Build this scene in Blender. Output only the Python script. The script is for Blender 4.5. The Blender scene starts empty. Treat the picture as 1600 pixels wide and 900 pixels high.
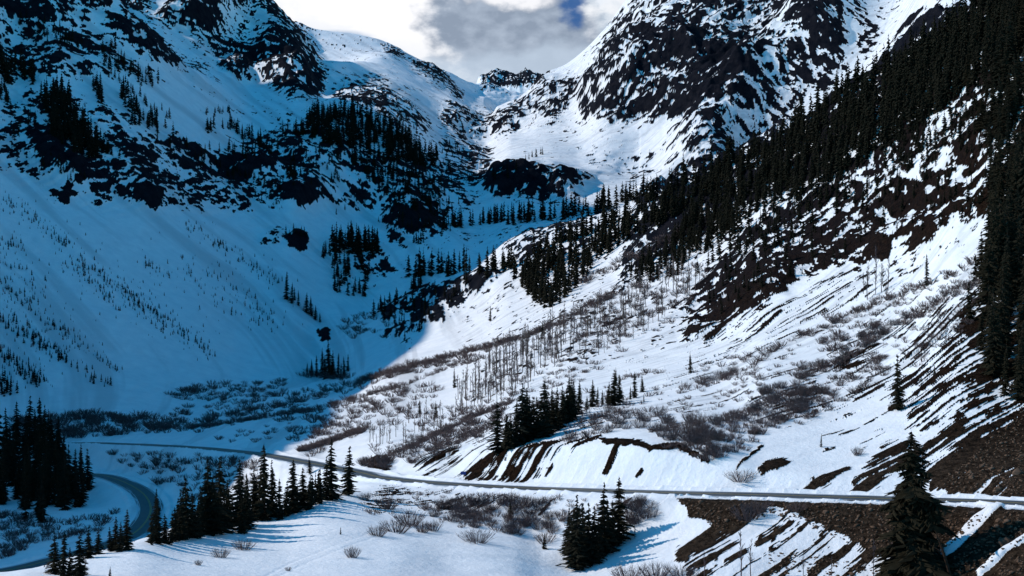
import bpy, math, random
import numpy as np
from mathutils import Vector, Matrix

# ---------------------------------------------------------------- camera, sky, sun, exposure
S = bpy.context.scene
C = S.collection
F = 1600 * 50 / 36.0            # focal length in photo pixels
CZ = 70.0                       # height of the camera above the valley floor datum
cam_d = bpy.data.cameras.new("camera"); cam = bpy.data.objects.new("camera", cam_d); C.objects.link(cam)
cam.location = (0, 0, CZ); cam.rotation_euler = (math.radians(90), 0, 0)
cam_d.sensor_width = 36; cam_d.lens = 50; cam_d.clip_start = 0.5; cam_d.clip_end = 40000
S.camera = cam

SUN_EL, SUN_AZ = math.radians(36.5), math.radians(5)     # from the left, slightly beyond
sun_dir = Vector((-math.cos(SUN_EL) * math.cos(SUN_AZ), math.cos(SUN_EL) * math.sin(SUN_AZ), math.sin(SUN_EL)))
ld = bpy.data.lights.new("sun", 'SUN'); ld.energy = 3.5; ld.angle = math.radians(0.9); ld.color = (1.0, 0.93, 0.86)
sun = bpy.data.objects.new("sun", ld); C.objects.link(sun)
sun.rotation_euler = sun_dir.to_track_quat('Z', 'Y').to_euler()

W = bpy.data.worlds.new("World"); S.world = W; W.use_nodes = True
wn, wl = W.node_tree.nodes, W.node_tree.links
wn.clear()
def N(t, **kw):
    n = wn.new(t)
    for k, v in kw.items(): setattr(n, k, v)
    return n
def wmath(op, a, b=None, c=None):
    n = N('ShaderNodeMath', operation=op)
    for i, v in enumerate((a, b, c)):
        if v is None: continue
        if isinstance(v, (int, float)): n.inputs[i].default_value = v
        else: wl.new(v, n.inputs[i])
    return n.outputs[0]
def wmix(f, a, b):
    n = N('ShaderNodeMix', data_type='RGBA')
    if isinstance(f, (int, float)): n.inputs[0].default_value = f
    else: wl.new(f, n.inputs[0])
    for i, v in ((6, a), (7, b)):
        if isinstance(v, tuple): n.inputs[i].default_value = v
        else: wl.new(v, n.inputs[i])
    return n.outputs[2]
sky = N('ShaderNodeTexSky', sky_type='NISHITA'); sky.sun_disc = False
sky.sun_elevation = SUN_EL; sky.sun_rotation = math.radians(-87); sky.altitude = 3000; sky.air_density = 1.0; sky.dust_density = 0.3; sky.ozone_density = 4.0
tint = N('ShaderNodeMix', data_type='RGBA', blend_type='MULTIPLY'); tint.inputs[0].default_value = 1
wl.new(sky.outputs[0], tint.inputs[6]); tint.inputs[7].default_value = (0.15, 1.18, 1.28, 1)
tc = N('ShaderNodeTexCoord'); sep = N('ShaderNodeSeparateXYZ'); wl.new(tc.outputs['Generated'], sep.inputs[0])
X, Y, Z_ = sep.outputs
nz = N('ShaderNodeTexNoise'); nz.inputs['Scale'].default_value = 17.0; nz.inputs['Detail'].default_value = 7; nz.inputs['Roughness'].default_value = 0.58
mp = N('ShaderNodeMapping'); mp.inputs['Scale'].default_value = (1, 1, 1.6); wl.new(tc.outputs['Generated'], mp.inputs[0]); wl.new(mp.outputs[0], nz.inputs[0])
nz2 = N('ShaderNodeTexNoise'); nz2.inputs['Scale'].default_value = 60.0; nz2.inputs['Detail'].default_value = 6; wl.new(mp.outputs[0], nz2.inputs[0])
nA = wmath('SUBTRACT', nz.outputs[0], 0.5); nB = wmath('SUBTRACT', nz2.outputs[0], 0.5)
def blob(px, py, rx, ry, w1=1.5, w2=1.1, soft=0.5):
    """soft cloud lobe round one direction of the sky, its edge broken by the cloud noise (1 inside, 0 outside)"""
    cx, cz = (px - 800) / F, (450 - py) / F
    l = math.sqrt(cx * cx + 1 + cz * cz); cx, cz = cx / l, cz / l
    dx = wmath('DIVIDE', wmath('SUBTRACT', X, cx), rx / F); dz = wmath('DIVIDE', wmath('SUBTRACT', Z_, cz), ry / F)
    r = wmath('SQRT', wmath('ADD', wmath('MULTIPLY', dx, dx), wmath('MULTIPLY', dz, dz)))
    r = wmath('ADD', r, wmath('ADD', wmath('MULTIPLY', nA, w1), wmath('MULTIPLY', nB, w2)))
    r = wmath('ADD', r, wmath('MULTIPLY', wmath('LESS_THAN', Y, 0.0), 50))
    m = N('ShaderNodeMapRange', interpolation_type='SMOOTHSTEP'); wl.new(r, m.inputs[0])
    m.inputs[1].default_value = 1.38; m.inputs[2].default_value = soft
    return m.outputs[0]
K = 6.67
ramp_g = N('ShaderNodeMapRange'); wl.new(nz2.outputs[0], ramp_g.inputs[0]); ramp_g.inputs[1].default_value = .4; ramp_g.inputs[2].default_value = .7
white = (1.02 * K, 1.02 * K, 1.05 * K, 1); grey = wmix(ramp_g.outputs[0], (0.28 * K, 0.345 * K, 0.45 * K, 1), (0.44 * K, 0.52 * K, 0.64 * K, 1)); pale = (0.56 * K, 0.67 * K, 0.79 * K, 1)
front = N('ShaderNodeMapRange', interpolation_type='SMOOTHSTEP'); wl.new(wmath('ADD', Z_, wmath('MULTIPLY', nA, 0.15)), front.inputs[0])
front.inputs[1].default_value = 0.32; front.inputs[2].default_value = 0.2
cover = wmath('MULTIPLY', front.outputs[0], wmath('GREATER_THAN', Y, -0.2))
ramp = N('ShaderNodeMapRange', interpolation_type='SMOOTHSTEP'); wl.new(wmath('ADD', nz.outputs[0], wmath('MULTIPLY', nB, 0.5)), ramp.inputs[0])
ramp.inputs[1].default_value = 0.40; ramp.inputs[2].default_value = 0.66
cc = wmix(ramp.outputs[0], pale, (0.92 * K, 0.94 * K, 0.98 * K, 1))
cc = wmix(blob(560, -10, 170, 70), cc, white)
cc = wmix(blob(680, 30, 120, 60), cc, white)
cc = wmix(blob(905, 55, 26, 38), cc, white)
cc = wmix(blob(800, 48, 118, 76, 1.2, 1.0, 0.85), cc, grey)
cc = wmix(wmath('MULTIPLY', blob(800, 112, 200, 34, 3.0, 1.0), 0.7), cc, (0.55 * K, 0.66 * K, 0.80 * K, 1))
cc = wmix(wmath('MULTIPLY', blob(800, -8, 60, 16, 2.2, 2.6, 0.3), 0.9), cc, white)
sky_c = wmix(cover, tint.outputs[2], cc)
deep = (0.035 * K, 0.12 * K, 0.34 * K, 1)
sky_c = wmix(wmath('MULTIPLY', blob(897, 6, 20, 28, 2.0, 2.2, 0.4), 0.95), sky_c, deep)
sky_c = wmix(wmath('MULTIPLY', blob(525, 57, 45, 9), 0.6), sky_c, (0.16 * K, 0.34 * K, 0.6 * K, 1))
bg = N('ShaderNodeBackground'); bg.inputs[1].default_value = 0.15; wl.new(sky_c, bg.inputs[0])
wo = N('ShaderNodeOutputWorld'); wl.new(bg.outputs[0], wo.inputs[0])

S.view_settings.view_transform = 'Standard'; S.view_settings.look = 'None'
S.view_settings.exposure = 0.0; S.view_settings.gamma = 1.0; S.view_settings.use_curve_mapping = False
S.render.engine = 'CYCLES'; S.cycles.use_denoising = True
S.cycles.max_bounces = 5; S.cycles.diffuse_bounces = 3

rng = np.random.default_rng(7)
random.seed(7)

# ---------------------------------------------------------------- noise
def _hash(ix, iy, iz, seed):
    h = (ix.astype(np.int64) * 374761393 + iy.astype(np.int64) * 668265263 + iz.astype(np.int64) * 2147483647 + seed * 1274126177) & 0xFFFFFFFF
    h = ((h ^ (h >> 13)) * 1274126177) & 0xFFFFFFFF
    h = ((h ^ (h >> 16)) * 2246822519) & 0xFFFFFFFF
    h = h ^ (h >> 15)
    return (h & 0xFFFFFF).astype(np.float32) / 16777215.0
def vnoise(x, y, z=None, seed=0):
    x0 = np.floor(x); y0 = np.floor(y); fx = (x - x0).astype(np.float32); fy = (y - y0).astype(np.float32)
    fx = fx * fx * (3 - 2 * fx); fy = fy * fy * (3 - 2 * fy)
    x0 = x0.astype(np.int64); y0 = y0.astype(np.int64)
    def plane(zi):
        a = _hash(x0, y0, zi, seed); b = _hash(x0 + 1, y0, zi, seed); c = _hash(x0, y0 + 1, zi, seed); d = _hash(x0 + 1, y0 + 1, zi, seed)
        return (a * (1 - fx) + b * fx) * (1 - fy) + (c * (1 - fx) + d * fx) * fy
    if z is None: return plane(np.zeros_like(x0)) * 2 - 1
    z0 = np.floor(z); fz = (z - z0).astype(np.float32); fz = fz * fz * (3 - 2 * fz); z0 = z0.astype(np.int64)
    return (plane(z0) * (1 - fz) + plane(z0 + 1) * fz) * 2 - 1
def fbm(x, y, z=None, oct=4, seed=0, gain=0.55):
    s = 0; a = 1; t = 0
    for o in range(oct):
        k = 2.03 ** o
        s = s + a * vnoise(x * k + 17.3 * o, y * k - 9.1 * o, None if z is None else z * k, seed + o); t += a; a *= gain
    return s / t
def uniformise(v):
    s = np.sort(v.ravel()[::97]); return np.interp(v, s, np.linspace(0, 1, len(s))).astype(np.float32)

# ---------------------------------------------------------------- painted cover maps (where rock, soil, scree lie on the land)
GW, GH, GS = 860, 490, 2.0          # map cells of 2 photo pixels, from (-60,-60)
gx, gy = np.meshgrid(np.arange(GW) * GS - 60, np.arange(GH) * GS - 60)
def poly_mask(poly):
    x, y = gx, gy; ins = np.zeros(gx.shape, bool); n = len(poly)
    for i in range(n):
        x1, y1 = poly[i]; x2, y2 = poly[(i + 1) % n]
        if y1 == y2: continue
        c = ((y1 > y) != (y2 > y)) & (x < (x2 - x1) * (y - y1) / (y2 - y1) + x1)
        ins ^= c
    return ins.astype(np.float32)
def blur(m, r):
    k = max(1, int(r / GS))
    for _ in range(2):
        for ax in (0, 1):
            p = np.pad(m, [(k + 1, k) if a == ax else (0, 0) for a in (0, 1)], mode='edge'); c = np.cumsum(p, axis=ax)
            n = m.shape[ax]
            m = (np.take(c, np.arange(2 * k + 1, 2 * k + 1 + n), axis=ax) - np.take(c, np.arange(0, n), axis=ax)) / (2 * k + 1)
    return m
def paint(field, poly, v, feather=6):
    m = blur(poly_mask(poly), feather); field += (v - field) * m
def stroke_mask(pts, w):
    best = np.full(gx.shape, 1e9, np.float32)
    for (x1, y1), (x2, y2) in zip(pts[:-1], pts[1:]):
        dx, dy = x2 - x1, y2 - y1; L = dx * dx + dy * dy + 1e-6
        t = np.clip(((gx - x1) * dx + (gy - y1) * dy) / L, 0, 1)
        best = np.minimum(best, np.hypot(gx - x1 - t * dx, gy - y1 - t * dy))
    return np.clip((w / 2 - best) / 2 + 0.5, 0, 1)
def stroke(field, pts, w, v):
    m = stroke_mask(pts, w); field += (v - field) * m
def sample_map(field, px, py):
    u = np.clip((px + 60) / GS, 0, GW - 1.001); v = np.clip((py + 60) / GS, 0, GH - 1.001)
    i = u.astype(int); j = v.astype(int); fu = u - i; fv = v - j
    return (field[j, i] * (1 - fu) + field[j, i + 1] * fu) * (1 - fv) + (field[j + 1, i] * (1 - fu) + field[j + 1, i + 1] * fu) * fv

R = np.zeros(gx.shape, np.float32)     # cover of bare rock / soil
paint(R, [(-60, -60), (500, -60), (500, 110), (300, 120), (150, 100), (-60, 250)], .05)
# peak dome, left
paint(R, [(232, 42), (262, 8), (300, -20), (400, -40), (440, 20), (475, 62), (506, 105), (500, 152), (452, 158), (430, 142), (400, 122), (372, 128), (345, 112), (352, 96), (330, 78), (285, 52)], .55, 4)
paint(R, [(275, -5), (340, -5), (352, 28), (332, 55), (300, 50), (278, 32)], .78, 5)
paint(R, [(345, 8), (400, 5), (425, 45), (390, 85), (355, 60)], .28, 6)
paint(R, [(400, 80), (470, 60), (505, 105), (500, 150), (455, 156), (410, 122)], .72, 6)
paint(R, [(343, 107), (385, 112), (392, 124), (362, 128)], .97, 3)
paint(R, [(290, 100), (325, 106), (330, 118), (300, 114)], .6, 4)
# left mountain
paint(R, [(158, 28), (195, 35), (240, 62), (288, 108), (270, 118), (215, 85), (165, 55)], .62, 5)
paint(R, [(60, -10), (235, -10), (235, 22), (160, 28), (80, 50), (-60, 70), (-60, -20)], .55, 8)
paint(R, [(-60, 60), (130, 50), (230, 110), (210, 130), (90, 120), (-60, 150)], .46, 8)
paint(R, [(-60, 150), (60, 150), (170, 170), (300, 250), (440, 200), (533, 230), (533, 325), (430, 330), (240, 322), (150, 312), (-60, 235)], .40, 8)
paint(R, [(38, 205), (80, 212), (130, 262), (142, 290), (120, 297), (75, 262), (45, 228)], .72, 4)
paint(R, [(185, 225), (240, 238), (270, 200), (310, 228), (340, 245), (430, 250), (440, 282), (400, 290), (340, 282), (300, 292), (200, 300)], .55, 5)
paint(R, [(340, 250), (400, 244), (437, 265), (430, 282), (372, 276), (345, 265)], .93, 3)
for p in ([(75, 297), (108, 298), (105, 316)], [(138, 308), (162, 312), (160, 324)], [(208, 300), (255, 315), (250, 328), (215, 318)],
          [(428, 325), (470, 303), (502, 320), (490, 334), (465, 334)]): paint(R, p, .85, 2)
paint(R, [(400, 375), (440, 358), (442, 392), (412, 386)], .55, 4)
paint(R, [(443, 370), (482, 371), (482, 397), (450, 392)], .97, 2)
paint(R, [(488, 520), (515, 516), (512, 531), (494, 531)], .98, 2)
# centre
paint(R, [(442, 200), (533, 205), (560, 300), (533, 310), (450, 300)], .5, 6)
paint(R, [(533, 225), (620, 240), (740, 262), (745, 292), (730, 325), (680, 332), (533, 322)], .5, 6)
paint(R, [(600, 330), (690, 330), (705, 355), (690, 375), (640, 410), (600, 400), (610, 365), (590, 350)], .55, 5)
paint(R, [(612, 342), (640, 352), (655, 335), (672, 350), (660, 368), (630, 372)], .95, 3)
paint(R, [(560, 405), (640, 395), (650, 420), (610, 450), (560, 470), (540, 440)], .35, 6)
paint(R, [(595, 478), (640, 448), (700, 440), (760, 425), (775, 430), (730, 470), (680, 505), (650, 520), (640, 545), (600, 520)], .55, 5)
paint(R, [(730, 452), (775, 426), (785, 432), (745, 465)], .95, 3)
paint(R, [(665, 500), (690, 490), (692, 505), (672, 512)], .95, 2)
paint(R, [(600, 68), (632, 72), (622, 96), (602, 86)], .65, 4)
paint(R, [(640, 86), (690, 108), (712, 138), (685, 136), (650, 110)], .68, 4)
paint(R, [(698, 128), (726, 146), (722, 156), (704, 146)], .5, 3)
paint(R, [(533, 108), (600, 128), (665, 180), (672, 212), (640, 206), (560, 172), (520, 150)], .42, 6)
paint(R, [(690, 165), (792, 183), (776, 212), (740, 216), (690, 216)], .42, 5)
paint(R, [(745, 100), (860, 100), (850, 140), (800, 138), (752, 134)], .72, 3)
# right mountain
paint(R, [(800, 165), (850, 138), (925, 112), (912, 142), (850, 175), (782, 212), (772, 202)], .42, 5)
paint(R, [(765, 215), (800, 185), (820, 180), (812, 200), (780, 212)], .55, 3)
paint(R, [(875, 142), (905, 132), (895, 165), (862, 192), (850, 182)], .55, 4)
paint(R, [(932, 78), (955, 36), (985, 5), (1060, -20), (1320, -40), (1325, 70), (1285, 107), (1262, 132), (1235, 165), (1180, 250), (1066, 190), (980, 188), (908, 180), (905, 160), (925, 122)], .46, 5)
paint(R, [(950, 60), (985, 10), (1050, 5), (1030, 45), (960, 95)], .45, 6)
paint(R, [(932, 112), (1000, 62), (1060, 45), (1105, 60), (1112, 98), (1150, 90), (1190, 150), (1182, 190), (1130, 196), (1060, 190), (1012, 170), (980, 182), (910, 178), (905, 163), (925, 130)], .68, 4)
paint(R, [(1066, 55), (1095, 60), (1100, 80), (1140, 82), (1160, 130), (1178, 188), (1130, 192), (1066, 180)], .88, 4)
paint(R, [(1000, 65), (1060, 48), (1100, 66), (1080, 110), (1020, 120), (990, 95)], .93, 4)
paint(R, [(1100, -20), (1230, -20), (1220, 40), (1150, 60), (1090, 40)], .36, 8)
paint(R, [(1230, 50), (1265, 28), (1310, 40), (1326, 65), (1315, 95), (1285, 106), (1265, 85), (1240, 72)], .82, 4)
paint(R, [(1330, 5), (1375, 0), (1375, 25), (1345, 50), (1338, 30)], .55, 4)
paint(R, [(1215, 195), (1262, 130), (1300, 88), (1328, 45), (1345, -30), (1420, -60), (1400, 20), (1370, 80), (1320, 150), (1250, 210)], .03, 4)
paint(R, [(1335, 8), (1375, 0), (1372, 25), (1345, 48)], .5, 3)
paint(R, [(1393, 28), (1410, 10), (1440, 8), (1436, 22), (1405, 38)], .8, 3)
paint(R, [(1066, 190), (1180, 190), (1240, 170), (1200, 250), (1066, 262), (1040, 240)], .38, 5)
paint(R, [(985, 240), (1012, 235), (1000, 256), (985, 258)], .75, 2)
paint(R, [(752, 292), (765, 272), (840, 264), (880, 281), (932, 274), (922, 288), (900, 302), (870, 322), (780, 320), (763, 312)], .70, 4)
paint(R, [(690, 210), (765, 215), (770, 260), (740, 330), (690, 330)], .30, 6)
paint(R, [(600, 395), (700, 350), (790, 348), (800, 380), (700, 415), (620, 440)], .16, 8)
paint(R, [(800, 350), (960, 335), (1000, 345), (900, 400), (800, 440)], .34, 8)
paint(R, [(900, 230), (1066, 230), (1066, 262), (930, 270)], .16, 6)
# near right-hand slope
paint(R, [(1000, 300), (1140, 255), (1200, 205), (1290, 170), (1340, 120), (1400, 80), (1500, 10), (1660, -60), (1660, 60), (1560, 80), (1500, 130), (1400, 200), (1350, 240), (1300, 270), (1180, 310), (1080, 380), (960, 450)], .74, 5)
paint(R, [(1060, 480), (1180, 340), (1330, 240), (1450, 150), (1560, 70), (1660, 60), (1660, 200), (1540, 335), (1450, 372), (1350, 402), (1260, 432), (1200, 482), (1130, 522), (1066, 532)], .58, 6)
paint(R, [(1066, 532), (1130, 462), (1220, 402), (1300, 360), (1232, 432), (1150, 502)], .74, 5)
paint(R, [(1340, 345), (1400, 300), (1480, 290), (1440, 330), (1380, 355)], .85, 5)
for p in ([(1278, 412), (1310, 388), (1306, 415), (1285, 427)], [(1308, 457), (1350, 395), (1385, 378), (1392, 395), (1345, 432), (1322, 450)],
          [(1395, 417), (1430, 368), (1462, 363), (1452, 395), (1430, 427), (1405, 437)], [(1290, 448), (1312, 440), (1300, 455)]): paint(R, p, .97, 2)
paint(R, [(1200, 480), (1300, 430), (1540, 350), (1540, 380), (1300, 480), (1120, 590), (1060, 600)], .13, 6)
stroke(R, [(1100, 535), (1150, 505), (1190, 478)], 4, .8); stroke(R, [(1165, 530), (1220, 492)], 3, .9)
paint(R, [(1300, 560), (1380, 520), (1540, 440), (1540, 520), (1420, 600), (1330, 620)], .22, 8)
paint(R, [(1400, 600), (1500, 500), (1560, 440), (1660, 430), (1660, 640), (1560, 650), (1440, 700)], .55, 8)
paint(R, [(1500, 500), (1540, 490), (1545, 520), (1510, 530)], .95, 3)
paint(R, [(1470, 680), (1540, 600), (1660, 540), (1660, 650), (1560, 690), (1460, 740), (1400, 740), (1400, 700)], .62, 6)
paint(R, [(1448, 742), (1555, 655), (1600, 622), (1660, 600), (1660, 776), (1530, 776), (1452, 765)], .93, 4)
paint(R, [(1558, 640), (1600, 615), (1660, 610), (1600, 645), (1545, 690), (1500, 720)], .6, 4)
paint(R, [(1233, 764), (1270, 742), (1320, 725), (1332, 730), (1280, 757), (1260, 764)], .85, 3)
paint(R, [(1312, 768), (1345, 735), (1378, 702), (1402, 690), (1430, 700), (1420, 735), (1365, 765)], .88, 4)
paint(R, [(1180, 738), (1200, 722), (1215, 716), (1236, 721), (1212, 738)], .92, 2)
paint(R, [(1380, 640), (1405, 605), (1412, 625), (1400, 645)], .9, 2)
paint(R, [(1275, 700), (1330, 650), (1400, 640), (1360, 690), (1300, 710)], .14, 6)
paint(R, [(1150, 620), (1290, 600), (1300, 640), (1200, 650)], .22, 6)
# cut bank above the road
stroke(R, [(730, 742), (765, 715), (800, 698), (832, 690), (870, 702), (900, 692), (935, 684), (950, 690), (1000, 693), (1015, 700), (1060, 697), (1085, 710), (1104, 716)], 9, .97)
paint(R, [(735, 748), (775, 705), (832, 690), (905, 690), (880, 715), (850, 735), (800, 750)], .55, 3)
stroke(R, [(1150, 728), (1190, 698)], 4, .95)
stroke(R, [(945, 725), (968, 692)], 6, .9); stroke(R, [(995, 730), (1003, 722)], 4, .9)
paint(R, [(550, 740), (566, 718), (604, 711), (614, 724), (600, 738)], .9, 3)
paint(R, [(640, 735), (660, 710), (700, 690), (730, 680), (700, 720), (670, 735)], .5, 4)
# below the road
paint(R, [(1052, 776), (1250, 784), (1660, 792), (1660, 960), (1500, 960), (1440, 905), (1330, 850), (1270, 822), (1215, 800), (1150, 832), (1080, 812)], .97, 3)
paint(R, [(1050, 850), (1130, 822), (1215, 800), (1270, 822), (1330, 850), (1440, 905), (1500, 960), (1100, 960)], .48, 5)
paint(R, [(1120, 832), (1200, 800), (1230, 810), (1180, 860), (1120, 880)], .25, 5)
paint(R, [(560, 790), (600, 758), (880, 778), (1000, 778), (960, 815), (880, 800), (700, 800), (620, 790)], .20, 5)
paint(R, [(560, 785), (595, 758), (640, 775), (620, 795), (590, 800)], .4, 4)
snowstreak = stroke_mask([(1500, 786), (1560, 800), (1540, 822), (1500, 850), (1478, 870)], 17) + stroke_mask([(1602, 852), (1570, 868), (1530, 905)], 12) + stroke_mask([(1478, 793), (1660, 797)], 7)
R *= 1 - np.clip(snowstreak, 0, 1)
R = np.clip(R, 0, 1)
ST = np.zeros(gx.shape, np.float32)    # how strongly bare ground runs in down-slope streaks
paint(ST, [(640, 800), (640, 680), (1000, 600), (1100, 520), (1300, 440), (1400, 440), (1560, 420), (1660, 380), (1660, 780), (640, 770)], 1, 10)
paint(ST, [(980, 960), (1000, 776), (1660, 790), (1660, 960)], .8, 6)
ROUGH = np.zeros(gx.shape, np.float32)
ROUGH += blur(R, 14)

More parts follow.
